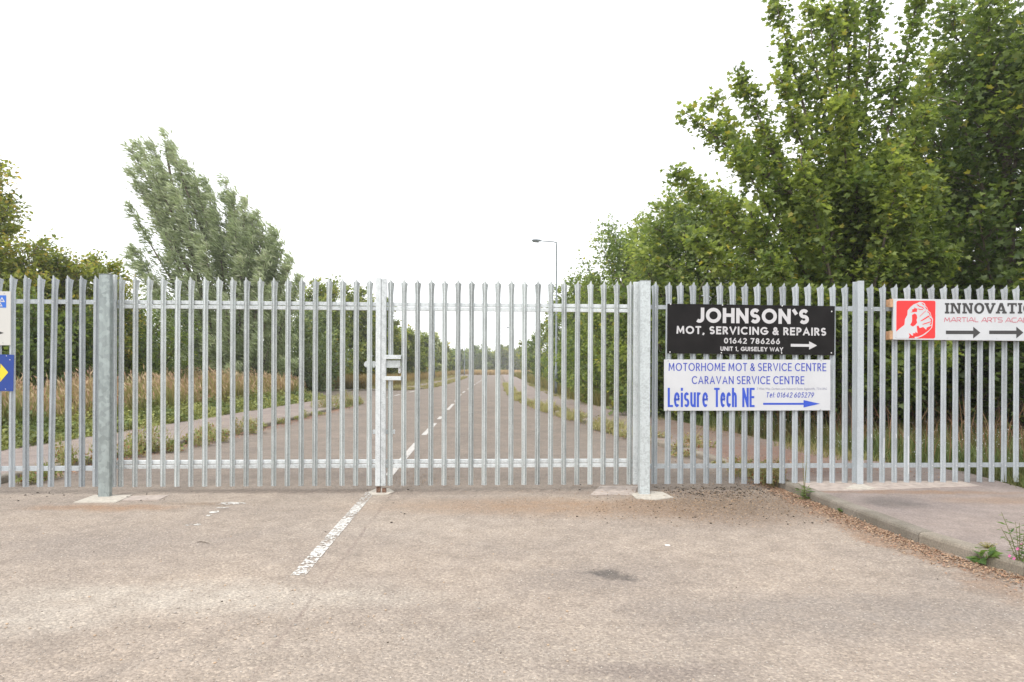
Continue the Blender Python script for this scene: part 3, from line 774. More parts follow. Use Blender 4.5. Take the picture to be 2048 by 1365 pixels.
def stroke_text(sg, body, x0, x1, ytop, ybase, m, th, gap=.16, shear=0.0, space=.42):
    """geometric lettering: th = stroke width and all other lengths in the zoomed photo's pixels"""
    H_ = ybase - ytop - th
    gl = [GL[c] if c != ' ' else None for c in body]
    tot = sum(g_[0] for g_ in gl if g_); fixed = sum(th for g_ in gl if g_)
    gaps = sum(space if c == ' ' else gap for c in body) - gap
    sx = (x1 - x0 - fixed - shear * H_) / (tot + gaps); x = x0
    (xl, yt), (xr, yt2), _, _ = sg.c; sl = (yt2 - yt) / (xr - xl); xc = (x0 + x1) / 2
    for c, g_ in zip(body, gl):
        if g_ is None: x += space * sx; continue
        mb = MB()
        for pi_, pl_ in enumerate(g_[1]):
            q = [(x + th / 2 + a * sx + shear * b * H_, ybase - th / 2 - b * H_) for a, b in pl_]
            Lf, Rt = strip(q, th); n = len(Lf)
            pts = [sg.loc(p.x, p.y + sl * (p.x - xc)) for p in Lf + Rt]
            mb.add([(a, -.0015 - .0002 * pi_, b) for a, b in pts], [(i, i + 1, n + i + 1, n + i) for i in range(n - 1)])
        mb.build('letter', m, sg.root); x += th + (g_[0] + gap) * sx

M_black = plain('black_board', (.010, .0088, .0088), .55, 0, .25, 6)
M_white = plain('white_board', (.56, .57, .59), .4, 0, .05, 3)
M_wprint = plain('white_print', (.54, .53, .54), .5)
M_blue = plain('blue_print', (.045, .07, .42), .5)
M_blue2 = plain('strong_blue_print', (.03, .08, .50), .5)
M_grey = plain('grey_small_print', (.25, .26, .36), .6)
M_red = plain('red_print', (.80, .03, .03), .45)
M_crim = plain('crimson_print', (.55, .05, .10), .5)
M_char = plain('charcoal_print', (.045, .043, .043), .5)
M_navy = plain('navy_board', (.015, .05, .26), .4)
M_yel = plain('yellow_print', (.75, .58, .03), .5)
M_mot = plain('mid_blue_print', (.03, .14, .55), .45)
M_cream = plain('cream_board', (.56, .55, .52), .45)
M_riv = plain('white_rivet', (.8, .8, .8), .4)
M_rivd = plain('dull_rivet', (.3, .3, .3), .5)

M_black.node_tree.nodes['Principled BSDF'].inputs['Specular IOR Level'].default_value = .18
z7 = lambda x, y: (1310 + x / 5.39, 590 + y / 5.39)
sb = Sign('garage_sign', [(130, 97), (1937, 122), (1930, 652), (130, 632)], z7, -.020, M_black, .004, 'black garage sign with white lettering and arrow, above the white sign on the fence')
stroke_text(sb, 'JOHNSON`S', 428, 1655, 147, 310, M_wprint, 37, .13)
stroke_text(sb, 'MOT, SERVICING & REPAIRS', 228, 1845, 346, 432, M_wprint, 18, .19, space=.48)
stroke_text(sb, '01642 786266', 738, 1342, 468, 530, M_wprint, 12, .2, space=.5)
stroke_text(sb, 'UNIT 1, GUISELEY WAY', 700, 1378, 562, 609, M_wprint, 9.5, .15)
sb.poly([(1460, 530), (1660, 533), (1660, 503), (1746, 548), (1660, 592), (1660, 562), (1460, 560)], M_wprint, 'arrow')
sb.rivets([(163, 103), (719, 112), (1364, 120), (1904, 180), (161, 618), (711, 626), (1362, 629), (1904, 628)], M_riv)
sw = Sign('service_sign', [(97, 697), (1892, 700), (1890, 1246), (97, 1250)], z7, -.021, M_white, .005, 'white motorhome and caravan service sign with blue lettering, below the black sign')
stroke_text(sw, 'MOTORHOME MOT & SERVICE CENTRE', 145, 1845, 736, 823, M_blue, 11, .2, space=.36)
stroke_text(sw, 'CARAVAN SERVICE CENTRE', 392, 1606, 877, 964, M_blue, 11, .2, space=.36)
for w_, a_, b_ in (('Leisure', 136, 568), ('Tech', 632, 876), ('NE', 935, 1068)): stroke_text(sw, w_, a_, b_, 1003, 1211, M_blue2, 23, .13)
sw.text('3 Wass Way, Durham Lane Industrial Estate, Eaglescliffe, TS16 0RG', 1092, 1853, 1001, 1024, M_grey, 0, .2)['kind'] = 'stuff'
stroke_text(sw, 'Tel: 01642 605279', 1190, 1716, 1052, 1109, M_blue, 7.5, .2, .18, .3)
sw.poly([(1160, 1165), (1598, 1165), (1598, 1135), (1778, 1175), (1598, 1215), (1598, 1186), (1160, 1186)], M_blue2, 'arrow')
sw.rivets([(141, 713), (1788, 709), (137, 1250 - 8), (1784, 1237)], M_rivd, .006)

z8 = lambda x, y: (1760 + x / 7.11, 570 + y / 7.11)
sm = Sign('academy_sign', [(188, 198), (2048, 221), (2048, 797), (186, 778)], z8, -.062, M_white, .006, 'white martial arts sign with red fist panel, on timber battens at the right', x_ext=(0, 1.15))
def rrect(x0, y0, x1, y1, r, s_=0):
    pts = []
    for cx, cy, a0 in ((x1 - r, y0 + r, -90), (x1 - r, y1 - r, 0), (x0 + r, y1 - r, 90), (x0 + r, y0 + r, 180)):
        for k in range(5):
            a = R(a0 + k * 22.5); pts.append((cx + r * math.cos(a), cy + r * math.sin(a) + 0))
    return pts
sm.poly(rrect(232, 228, 781, 764, 24), M_red, 'emblem_panel', .0012)
hand = [(232, 665), (270, 628), (345, 570), (352, 490), (385, 430), (388, 365), (430, 315), (470, 282), (520, 262), (560, 244), (600, 250), (632, 270), (640, 300),
        (668, 330), (680, 372), (712, 398), (725, 450), (748, 490), (742, 560), (735, 610), (690, 662), (640, 705), (590, 735), (520, 762), (232, 764)]
sm.poly(hand, M_white, 'emblem_hand', .0022)
for sh in [[(425, 395), (455, 378), (448, 352), (478, 345), (488, 318), (497, 335), (528, 340), (518, 362), (522, 385), (480, 390)],
           [(488, 408), (515, 428), (524, 470), (514, 500), (524, 540), (495, 575), (462, 594), (424, 572), (448, 530), (452, 490), (450, 432)],
           [(512, 275), (530, 282), (560, 305), (600, 315), (618, 335), (600, 357), (560, 358), (530, 345), (540, 338), (570, 348), (598, 346), (606, 335), (590, 324), (555, 316), (528, 298)],
           [(555, 452), (640, 368), (646, 374), (562, 455)], [(570, 512), (680, 440), (700, 448), (690, 458), (600, 512), (572, 520)],
           [(592, 562), (640, 545), (718, 520), (720, 530), (660, 552), (610, 568)],
           [(628, 308), (662, 332), (668, 358), (650, 345)], [(668, 378), (706, 404), (712, 448), (700, 440), (690, 405), (665, 388)],
           [(685, 465), (722, 478), (735, 500), (730, 560), (712, 575), (700, 560), (722, 540), (716, 495)],
           [(580, 260), (610, 268), (626, 296), (606, 288)],
           [(516, 590), (540, 580), (560, 618), (608, 600), (650, 640), (662, 608), (728, 580), (722, 610), (680, 655), (600, 712), (540, 738), (490, 740), (408, 756), (420, 725), (406, 690), (428, 700), (455, 726), (470, 712), (462, 690), (500, 690), (498, 670), (530, 688), (524, 640)],
           [(410, 742), (494, 736), (486, 758), (408, 760)]]:
    sm.poly(sh, M_red, 'emblem_line', .0032)
# slab-serif capitals, drawn
def slab(ch, x0, x1, y0, y1):
    w = x1 - x0; h = y1 - y0; t = 36; q = 26; out = []
    def rc(a, b, c, d): out.append([(a, b), (c, b), (c, d), (a, d)])
    if ch == 'I': xm = (x0 + x1) / 2; rc(x0, y0, x1, y0 + q); rc(x0, y1 - q, x1, y1); rc(xm - t / 2, y0 + q, xm + t / 2, y1 - q)
    if ch == 'N':
        a = x0 + 14; b = x1 - 12 - t * .8
        rc(x0, y0, a + t, y0 + q); rc(x0, y1 - q, a + t + 14, y1); rc(a, y0 + q, a + t * .8, y1 - q)
        rc(b - 16, y0, x1, y0 + q); rc(b, y0 + q, b + t * .8, y1)
        out.append([(a + 4, y0 + 1), (a + t + 6, y0 + 1), (b + t * .8 - 1, y1 - 1), (b - 8, y1 - 1)])
    if ch == 'T': xm = (x0 + x1) / 2; rc(x0, y0, x1, y0 + q); rc(x0, y0 + q, x0 + 20, y0 + 48); rc(x1 - 20, y0 + q, x1, y0 + 48); rc(xm - t / 2, y0 + q, xm + t / 2, y1 - q); rc(xm - t, y1 - q, xm + t, y1)
    if ch == 'V':
        rc(x0, y0, x0 + 64, y0 + q); rc(x1 - 60, y0, x1, y0 + q); xm = (x0 + x1) / 2
        out.append([(x0 + 12, y0 + q), (x0 + 52, y0 + q), (xm + 8, y1 - 30), (xm + 14, y1), (xm - 18, y1)]); out.append([(x1 - 44, y0 + q), (x1 - 14, y0 + q), (xm + 16, y1), (xm - 14, y1), (xm - 4, y1 - 34)])
    if ch == 'A':
        xm = (x0 + x1) / 2; rc(x0, y1 - q, x0 + 60, y1); rc(x1 - 66, y1 - q, x1, y1)
        out.append([(x0 + 16, y1 - q), (x0 + 48, y1 - q), (xm, y0 + 40), (xm + 2, y0), (xm - 22, y0)]); out.append([(x1 - 56, y1 - q), (x1 - 14, y1 - q), (xm + 20, y0), (xm - 22, y0), (xm - 4, y0 + 36)]); rc(xm - 28, y0 + 92, xm + 28, y0 + 112)
    if ch == 'O':
        xm = (x0 + x1) / 2; ym = (y0 + y1) / 2; n = 20
        for k in range(n):
            a, b = 2 * math.pi * k / n, 2 * math.pi * (k + 1) / n
            P_ = lambda r1, r2, t_: (xm + r1 * math.cos(t_), ym + r2 * math.sin(t_))
            out.append([P_(w / 2, h / 2 + 3, a), P_(w / 2, h / 2 + 3, b), P_(w / 2 - t, h / 2 - 24, b), P_(w / 2 - t, h / 2 - 24, a)])
    return out
def many(polys, m, name, d=.0015):
    mb = MB()
    for pi_, p in enumerate(polys):
        P_ = [sm.loc(*q) for q in p]
        ar = sum(P_[i][0] * P_[(i + 1) % len(P_)][1] - P_[(i + 1) % len(P_)][0] * P_[i][1] for i in range(len(P_)))
        if ar < 0: P_ = P_[::-1]
        mb.add([(a, -d - .00015 * pi_, b) for a, b in P_], [tuple(range(len(P_)))])
    mb.build(name, m, sm.root)
nlet = 0
for ch, a, b in (('I', 915, 980), ('N', 992, 1145), ('N', 1163, 1315), ('O', 1330, 1476), ('V', 1478, 1637), ('A', 1640, 1797), ('T', 1806, 1941), ('I', 1955, 2020), ('O', 2032, 2178), ('N', 2195, 2347)):
    dy = 12 * (a - 915) / 1133
    ps = slab(ch, a, b, 262 - 2 + dy * 0, 410)
    for i, p in enumerate(ps): many([p], M_char, 'letter_stroke', .0015 + .0002 * i) if False else None
    many(ps, M_char, 'letter', .0015)
# thin wide squared capitals: drawn as strokes
def strokes(ch):
    D = {'M': [[(0, 0), (.15, 1), (.5, .25), (.85, 1), (1, 0)]], 'A': [[(0, 0), (.48, 1), (.62, 1), (1, 0)], [(.3, .3), (.86, .3)]],
         'R': [[(0, 0), (0, 1), (.75, 1), (.95, .85), (.95, .6), (.75, .45), (.2, .45)], [(.45, .45), (1, 0)]], 'T': [[(0, 1), (1, 1)], [(.5, 1), (.5, 0)]],
         'I': [[(.5, 0), (.5, 1)]], 'L': [[(0, 1), (0, .15), (.15, 0), (1, 0)]], 'S': [[(1, 1), (.15, 1), (0, .85), (0, .65), (.15, .52), (.85, .5), (1, .38), (1, .15), (.85, 0), (0, 0)]],
         'C': [[(1, 1), (.2, 1), (0, .8), (0, .2), (.2, 0), (1, 0)]], 'D': [[(0, 0), (0, 1), (.75, 1), (1, .75), (1, .25), (.75, 0), (0, 0)]],
         'E': [[(1, 1), (.15, 1), (0, .85), (0, .15), (.15, 0), (1, 0)], [(0, .5), (.85, .5)]], 'Y': [[(0, 1), (.5, .45), (1, 1)], [(.5, .45), (.5, 0)]]}
    return D[ch]
def stroke_word(word, x0, widths, y0, y1, gap, w, m):
    x = x0
    for ch, cw in zip(word, widths):
        polys = []
        for pl_ in strokes(ch):
            q = [(x + a * cw, y1 - b * (y1 - y0)) for a, b in pl_]
            for (ax, ay), (bx, by) in zip(q[:-1], q[1:]):
                L_ = math.hypot(bx - ax, by - ay); nx_, ny_ = -(by - ay) / L_ * w / 2, (bx - ax) / L_ * w / 2; ex, ey = (bx - ax) / L_ * w * .35, (by - ay) / L_ * w * .35
                polys.append([(ax + nx_ - ex, ay + ny_ - ey), (bx + nx_ + ex, by + ny_ + ey), (bx - nx_ + ex, by - ny_ + ey), (ax - nx_ - ex, ay - ny_ - ey)])
        x += cw + gap
        many(polys, m, 'letter', .0015)
stroke_word('MARTIAL', 908, [80, 74, 54, 62, 4, 80, 46], 468, 528, 13.5, 7.5, M_crim)
stroke_word('ARTS', 1438, [76, 60, 66, 60], 470, 531, 11, 7.5, M_crim)
stroke_word('ACADEMY', 1780, [80, 65, 78, 70, 60, 84, 70], 472, 533, 12, 7.5, M_crim)
for x in (0, 616, 1232):
    sm.poly([(932 + x, 652), (1320 + x, 653), (1320 + x, 597), (1422 + x, 681), (1320 + x, 765), (1320 + x, 703), (932 + x, 702)], M_char, 'arrow')
sm.rivets([(225, 750), (957, 232), (957, 757), (1665, 240), (1655, 768)], M_rivd, .003)
for y0, y1 in ((200, 318), (653, 775)):
    a = sm.loc(108, y1); b = sm.loc(108, y0)
    xx0 = sm.loc(150, y0)[0]
    MB().box(xx0, sm.w + 1.1, .006, .040, a[1], b[1], .002).build('timber_batten', M_wood, sm.root)
    MB().box(sm.loc(100, y0)[0], sm.w + 1.1, .066 + .03, .066 + .068, a[1] - .002, b[1] - .002, .002).build('timber_batten', M_wood, sm.root)

z1 = lambda x, y: (x / 4.55, 500 + y / 4.55)
sl1 = Sign('test_station_sign', [(-150, 379), (97, 379), (97, 871), (-150, 868)], z1, -.020, M_cream, .004, 'white sign with blue triangle emblem, on the far left pales above the navy sign', x_ext=(.1, 0))
sl1.poly([(-56, 415), (56, 415), (56, 528), (-56, 526)], M_mot, 'emblem_panel', .0012)
def tri(cx, cy, w, h, s_, d=.0022):
    o = [(cx, cy - h * .6), (cx + w, cy + h * .4), (cx - w, cy + h * .4)]
    s_.poly(o, M_wprint, 'emblem_triangle', d); s_.poly([(cx + (x - cx) * .42, cy + (y - cy) * .42) for x, y in o], M_mot, 'emblem_triangle', d + .001)
tri(18, 458, 28, 46, sl1); tri(-18, 458, 28, 46, sl1); tri(0, 500, 24, 42, sl1)
sl1.poly([(-120, 748), (-20, 750), (-20, 738), (36, 758), (-20, 776), (-20, 766), (-120, 764)], M_char, 'arrow')
sl1.rivets([(38, 396), (26, 848)], M_rivd, .005)
sl2 = Sign('direction_sign', [(-150, 950), (120, 955), (120, 1288), (-150, 1282)], z1, -.020, M_navy, .004, 'navy blue sign with a yellow arrow, lowest on the far left pales', x_ext=(.1, 0))
sl2.poly([(-110, 1075), (0, 1078), (0, 1036), (72, 1116), (0, 1204), (0, 1162), (-110, 1158)], M_yel, 'arrow')
sl2.rivets([(52, 966), (84, 1002), (50, 1268)], M_riv, .005)

# ------------------------------------------------------------------ lamp posts
M_lamp = plain('lamp_column_grey', (.20, .225, .235), .55, .1, .1, 8)
M_glass = plain('lamp_bowl', (.30, .32, .33), .25)
def street_lamp(x, y, h, arm, label):
    r = empty('street_lamp', (x, y, FH - .01), label=label, cat='street lamp', group='lamp posts along the closed road')
    MB().tube([(0, 0, 0), (0, 0, 1.3), (0, 0, 1.32), (0, 0, h - .15), (0, 0, h)], [.085, .085, .06, .045, .042], 10).build('column', M_lamp, r, True)
    MB().tube([(0, 0, h - .01), (arm * .15, 0, h + .03), (arm * .75, 0, h + .08)], [.032, .03, .028], 8).build('bracket_arm', M_lamp, r, True)
    sg_ = 1 if arm > 0 else -1
    x0 = arm * .62; x1 = arm * 1.02
    xa_, xb_ = min(x0, x1), max(x0, x1)
    mb = MB(); n = 10
    rings = []
    for t, w, hh in ((0, .04, .03), (.12, .09, .07), (.5, .13, .09), (.85, .11, .07), (1, .04, .02)):
        cx = x0 + (x1 - x0) * t; cz = h + .075 + .02 * t
        rings.append([(cx, w * math.cos(2 * math.pi * k / n), cz + max(-.03, hh * math.sin(2 * math.pi * k / n))) for k in range(n)])
    mb.add([p for g_ in rings for p in g_], [(i * n + k, i * n + (k + 1) % n, (i + 1) * n + (k + 1) % n, (i + 1) * n + k) for i in range(4) for k in range(n)]).build('lantern_hood', M_lamp, r, True)
    mb = MB(); mb.tube([(x0 + (x1 - x0) * .25, 0, h + .04), (x0 + (x1 - x0) * .9, 0, h + .055)], [.07, .06], 8).build('lantern_bowl', M_glass, r, True)
    MB().box(-.06, .06, -.09, -.083, .35, .85).build('access_door', M_lamp, r)
street_lamp(2.33, 36.0, 8.0, -1.3, 'grey street lamp rising above the gate with its lantern to the left')
street_lamp(.28, 112, 8.0, -1.2, 'small distant street lamp by the right kerb, lantern to the left')
street_lamp(-9.75, 140, 8.0, 1.2, 'faint farthest street lamp on the left, lantern to the right')
street_lamp(-8.55, 75, 7.9, 1.2, 'thin street lamp left of the road, its top behind the gate rail')

# utility cabinet half hidden behind the white sign
x, y, _ = G(1464, 850)
cab = empty('utility_cabinet', (x, y, 0), .6, label='small pale grey cabinet in the grass, seen under the white sign', cat='cabinet')
MB().box(-.17, .17, -.11, .11, 0, .9, .01).build('cabinet_body', plain('cabinet_paint', (.33, .37, .38), .6, 0, .2, 8), cab)
MB().box(-.19, .19, -.13, .13, .9, .94, .01).build('cabinet_lid', M_lamp, cab)
MB().box(-.14, .14, -.118, -.111, .1, .82).build('cabinet_door', M_lamp, cab)

# ------------------------------------------------------------------ foliage generators
MAPLE_V = np.array([(0, -.05), (.12, .05), (.42, -.02), (.30, .22), (.52, .48), (.22, .45), (.0, 1.0 * .82), (-.22, .45), (-.52, .48), (-.30, .22), (-.42, -.02), (-.12, .05)])
MAPLE_T = np.array([(0, 1, 11), (1, 2, 3), (1, 3, 5), (3, 4, 5), (5, 6, 7), (7, 8, 9), (7, 9, 11), (9, 10, 11), (1, 5, 7), (1, 7, 11)])
QUAD_V = np.array([(0, 0), (.30, .45), (0, 1), (-.30, .45)]); QUAD_T = np.array([(0, 1, 2), (0, 2, 3)])
LONG_V = np.array([(0, 0), (.10, .45), (0, 1), (-.10, .45)]); LONG_T = QUAD_T

def leaves_mesh(name, C, D, size, colr, tmpl, m, rng, flat=.5, curl=.15, fold=.25):
    """C centres, D leaf directions, size per leaf; normals lean upward by `flat`"""
    tv, tt = tmpl; n = len(C)
    D = D / (np.linalg.norm(D, axis=1)[:, None] + 1e-9)
    Nn = rng.normal(size=(n, 3)); Nn[:, 2] = np.abs(Nn[:, 2]) + flat * 2.5
    Nn -= (Nn * D).sum(1)[:, None] * D; Nn /= np.linalg.norm(Nn, axis=1)[:, None] + 1e-9
    Sd = np.cross(D, Nn)
    tx = tv[:, 0][None, :, None]; ty = tv[:, 1][None, :, None]
    droop = -curl * (ty ** 2) + fold * np.abs(tx)
    P = C[:, None, :] + size[:, None, None] * (tx * Sd[:, None, :] + ty * D[:, None, :] + droop * Nn[:, None, :])
    V = P.reshape(-1, 3); K = len(tv)
    T = (np.arange(n)[:, None, None] * K + tt[None]).reshape(-1, 3)
    return np_mesh(name, V, T, m, np.repeat(colr, K, axis=0))

def plume(rng, p0, p1, r0, r1, n, sag=.0, per=12, forward=.6):
    """twigs standing off a bough from p0 to p1; returns leaf centres, directions, t, outness, boughs"""
    p0 = np.array(p0, float); p1 = np.array(p1, float); ax = p1 - p0; Ln = np.linalg.norm(ax); a = ax / Ln
    mid = (p0 + p1) / 2 + np.array([0, 0, -sag * Ln])
    m = max(2, n // per)
    t = rng.random(m) ** .8
    t[0] = 1.0
    B = ((1 - t) ** 2)[:, None] * p0 + (2 * t * (1 - t))[:, None] * mid + (t ** 2)[:, None] * p1
    R_ = rng.normal(size=(m, 3)); R_ -= (R_ @ a)[:, None] * a; R_ /= np.linalg.norm(R_, axis=1)[:, None]
    td = R_ + a * forward + np.array([0, 0, .25]); td /= np.linalg.norm(td, axis=1)[:, None]
    ln = (r0 + (r1 - r0) * t) * rng.uniform(.5, 1.15, m)
    k = rng.random((m, per)); q = k ** .6
    C = B[:, None, :] + td[:, None, :] * (q * ln[:, None])[..., None] + rng.normal(size=(m, per, 3)) * (.05 + .13 * ln[:, None, None])
    Dr = td[:, None, :] + rng.normal(size=(m, per, 3)) * .7 + np.array([0, 0, -.15])
    cl = np.repeat(rng.normal(size=m), per)
    return C.reshape(-1, 3), Dr.reshape(-1, 3), np.repeat(t, per), q.ravel(), cl, (B, td, ln), (p0, mid, p1)

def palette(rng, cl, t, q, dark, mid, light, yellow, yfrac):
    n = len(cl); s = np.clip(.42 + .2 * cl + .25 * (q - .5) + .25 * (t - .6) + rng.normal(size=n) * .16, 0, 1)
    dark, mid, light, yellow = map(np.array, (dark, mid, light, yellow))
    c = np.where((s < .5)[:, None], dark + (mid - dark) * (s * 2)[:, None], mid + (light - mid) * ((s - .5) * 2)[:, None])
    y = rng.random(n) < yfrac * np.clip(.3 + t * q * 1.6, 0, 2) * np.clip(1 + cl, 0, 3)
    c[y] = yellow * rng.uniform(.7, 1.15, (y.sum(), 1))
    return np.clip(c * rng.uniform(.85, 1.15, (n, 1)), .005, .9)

def make_tree(name, label, cat, base, trunk, boughs, leaf, tmpl, m, cols, seed, group=None, flat=.5, trunk_r=.1, fold=.25, sag=.03, per=12, wind=None, twigs=True, fwd=.6):
    """boughs: list of (p0, p1, r0, r1, n) in world coordinates"""
    rng = np.random.default_rng(seed)
    root = empty(name, base, label=label, cat=cat, group=group); b = np.array(base)
    Cs, Ds, ts, qs, cs = [], [], [], [], []; mb = MB()
    tp = [np.array(p) - b for p in trunk]; nseg = len(tp)
    mb.tube(tp, [trunk_r * (1 - .8 * i / (nseg - 1)) for i in range(nseg)], 8)
    for p0, p1, r0, r1, n in boughs:
        C, D, t, q, cl, (B, td, ln), (a0, a1, a2) = plume(rng, p0, p1, r0, r1, n, sag, per, fwd)
        cl = cl * .7 + rng.normal() * .5
        Cs.append(C); Ds.append(D); ts.append(t); qs.append(q); cs.append(cl)
        L_ = np.linalg.norm(a2 - a0); rr = max(.008, min(trunk_r * .45, .012 * L_ + .006))
        pts = [((1 - k) ** 2) * a0 + 2 * k * (1 - k) * a1 + k * k * a2 - b for k in (0, .25, .5, .75, 1)]
        mb.tube(pts, [rr, rr * .8, rr * .6, rr * .4, rr * .15], 5)
        if twigs:
            for j in range(0, len(B), max(1, len(B) // 14)):
                mb.tube([B[j] - b, B[j] + td[j] * ln[j] * .9 - b], [rr * .3 + .003, .002], 3, False)
    C = np.concatenate(Cs) - b; D = np.concatenate(Ds); t = np.concatenate(ts); q = np.concatenate(qs); cl = np.concatenate(cs)
    if wind is not None: D = D * .45 + np.array(wind)
    keep = C[:, 2] > .05
    C, D, t, q, cl = C[keep], D[keep], t[keep], q[keep], cl[keep]
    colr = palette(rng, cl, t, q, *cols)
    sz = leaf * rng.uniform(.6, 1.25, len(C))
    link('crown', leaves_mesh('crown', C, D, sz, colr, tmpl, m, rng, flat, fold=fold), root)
    mb.build('trunk', M_bark, root, True)
    return root

def auto_boughs(rng, x, y, h, r, n_b, leaves, low=.05, topfrac=.9, rr=.38, point=1.0):
    out = []; per = leaves // n_b
    for i in range(n_b):
        f = (i + .5) / n_b
        az_ = i * 2.399 + rng.uniform(-.4, .4); zt = h * (low + (1.0 - low) * (f ** .85)) * rng.uniform(.94, 1.0)
        prof = math.sqrt(max(.02, 1 - (abs((zt / h) - .42) / .62) ** (1.9 * point)))
        rad = r * prof * rng.uniform(.7, 1.08)
        p1 = (x + rad * math.cos(az_), y + rad * math.sin(az_), zt)
        z0 = max(.15, zt - rad * .8 - h * .12 * rng.uniform(.5, 1.3)); k = rng.uniform(0, .15)
        p0 = (x + rad * k * math.cos(az_), y + rad * k * math.sin(az_), min(z0, h * .85))
        out.append((p0, p1, r * rr * 1.25, r * rr * .55, per))
    return out

TM = (MAPLE_V, MAPLE_T); TQ = (QUAD_V, QUAD_T); TL = (LONG_V, LONG_T)
C_MAPLE = ((.085, .135, .045), (.185, .24, .07), (.33, .385, .11), (.42, .38, .09), .03)
C_DARK = ((.066, .108, .042), (.125, .175, .056), (.22, .27, .08), (.30, .28, .07), .02)
C_FRESH = ((.09, .14, .052), (.18, .24, .08), (.32, .37, .12), (.38, .36, .10), .025)
C_WDARK = ((.10, .14, .075), (.17, .22, .12), (.27, .31, .18), (.3, .28, .15), .02)
C_OLIVE = ((.095, .135, .045), (.19, .235, .07), (.31, .34, .10), (.38, .33, .09), .05)
C_GOLD = ((.09, .13, .042), (.20, .24, .065), (.34, .355, .10), (.44, .35, .09), .08)
C_WILLOW = ((.19, .23, .135), (.34, .385, .23), (.54, .57, .42), (.46, .46, .32), .05)

def A(u, v, y):
    """photo pixel at a known distance"""
    v2 = v - ROLL * (u - 1024); return ((u - 1024) / F * y, y, H0 + (HV - v2) / F * y)

# --- the tall maple whose shoots reach over the fence
rng = np.random.default_rng(11)
Ym = 12.6; bx = A(1706, 900, Ym)[0]
tips = [((1548, 2), .0), ((1478, 150), .3), ((1372, 228), -.2), ((1425, 205), .5), ((1350, 348), .0), ((1612, 10), .6), ((1690, -40), -.3), ((1745, -60), .4), ((1838, -20), .0),
        ((1655, 20), -.7), ((1470, 300), -.9), ((1560, 160), -1.2), ((1850, 230), -1.0), ((1870, 120), .8),
        ((1390, 480), -.9), ((1440, 400), .4), ((1500, 430), -1.2), ((1600, 320), -1.6), ((1800, 330), -1.5), ((1840, 420), -1.2), ((1540, 520), -1.6), ((1680, 200), -1.3),
        ((1880, 330), .6), ((1520, 260), 1.0), ((1580, 420), 1.3), ((1840, 500), .8), ((1470, 520), 1.0)]
bs = []
for (u, v), dy in tips:
    p1 = np.array(A(u, v, Ym + dy)); z0 = max(1.6, p1[2] * .42 - .3 + rng.uniform(-.3, .3)); k = .04
    if v < 260: z0 = 2.6 + rng.uniform(0, 1.5)
    p0 = np.array([bx + (p1[0] - bx) * k, Ym + dy * .1, z0])
    Ln = np.linalg.norm(p1 - p0)
    bs.append((p0, p1, .19 * Ln ** .7 + .1, .16, int(270 * Ln + 200)))
for i in range(36):                                         # inner and lower foliage
    az_ = i * 2.4; zt = rng.uniform(1.6, 5.4); rad = rng.uniform(1.0, 2.3) * (1 - .07 * zt)
    bs.append(((bx, Ym, max(1.0, zt - .9)), (bx + rad * math.cos(az_), Ym + rad * .8 * math.sin(az_), zt), .75, .3, 700))
make_tree('maple_tree', 'tall light green maple with long shoots reaching left, behind the black sign', 'tree', (bx, Ym, -.03),
          [(bx, Ym, -.03), (bx + .05, Ym, 2), (bx, Ym, 4), (bx + .04, Ym, 6.2), (bx, Ym, 8.2)], bs, .115, TM, M_leaf, C_MAPLE, 21, trunk_r=.11, flat=.55, sag=.05, per=11)

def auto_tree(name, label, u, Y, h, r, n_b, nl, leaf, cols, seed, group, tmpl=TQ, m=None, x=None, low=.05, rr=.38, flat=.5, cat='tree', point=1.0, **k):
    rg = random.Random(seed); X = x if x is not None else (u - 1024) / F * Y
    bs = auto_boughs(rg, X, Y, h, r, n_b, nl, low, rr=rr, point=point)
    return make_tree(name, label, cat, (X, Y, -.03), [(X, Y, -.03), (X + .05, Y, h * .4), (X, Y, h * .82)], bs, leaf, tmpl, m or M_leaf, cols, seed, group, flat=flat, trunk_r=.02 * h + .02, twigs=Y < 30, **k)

GR = 'trees behind the right footway'
auto_tree('broadleaf_tree', 'large dark green tree filling the right edge above the martial arts sign', 2010, 13.6, 9.3, 2.3, 54, 40000, .135, C_DARK, 31, GR, TM, low=.08, rr=.44)
auto_tree('broadleaf_tree', 'dark tree beyond the right edge of the frame, behind the big dark tree', 2180, 15.5, 9.6, 2.4, 30, 9000, .17, C_DARK, 32, GR, low=.05)
auto_tree('broadleaf_tree', 'dark green tree filling the gap between the maple and the big right tree', 1850, 17.5, 7.4, 2.5, 34, 20000, .16, C_DARK, 33, GR, low=.02)
auto_tree('broadleaf_tree', 'dark tree low behind the maple, seen between its shoots', 1640, 18.5, 5.6, 2.3, 30, 12000, .15, C_DARK, 34, GR, low=.02)
auto_tree('broadleaf_tree', 'bushy fresh green tree left of the maple, above the left half of the black sign', 1378, 19, 6.4, 2.35, 50, 34000, .135, C_FRESH, 35, GR, TM, low=.02, rr=.38)
auto_tree('broadleaf_tree', 'round yellow-green tree between the lamp post and the fresh green tree', 1275, 25.5, 7.2, 2.6, 46, 26000, .15, C_FRESH, 36, GR, low=.02, rr=.36)
auto_tree('broadleaf_tree', 'smaller green tree just right of the tall lamp post', 1215, 33, 5.9, 2.2, 36, 16000, .19, C_FRESH, 37, GR, low=.02, rr=.36)
auto_tree('broadleaf_tree', 'green roadside tree through the right gate leaf, nearest behind the tall lamp post', 1162, 45, 7.6, 2.4, 30, 13000, .25, C_FRESH, 38, GR, low=.01, rr=.33)
auto_tree('broadleaf_tree', 'roadside tree through the right gate leaf, middle of the receding row', 1124, 62, 7.6, 2.4, 24, 5000, .3, C_OLIVE, 39, GR, low=.01, rr=.33)
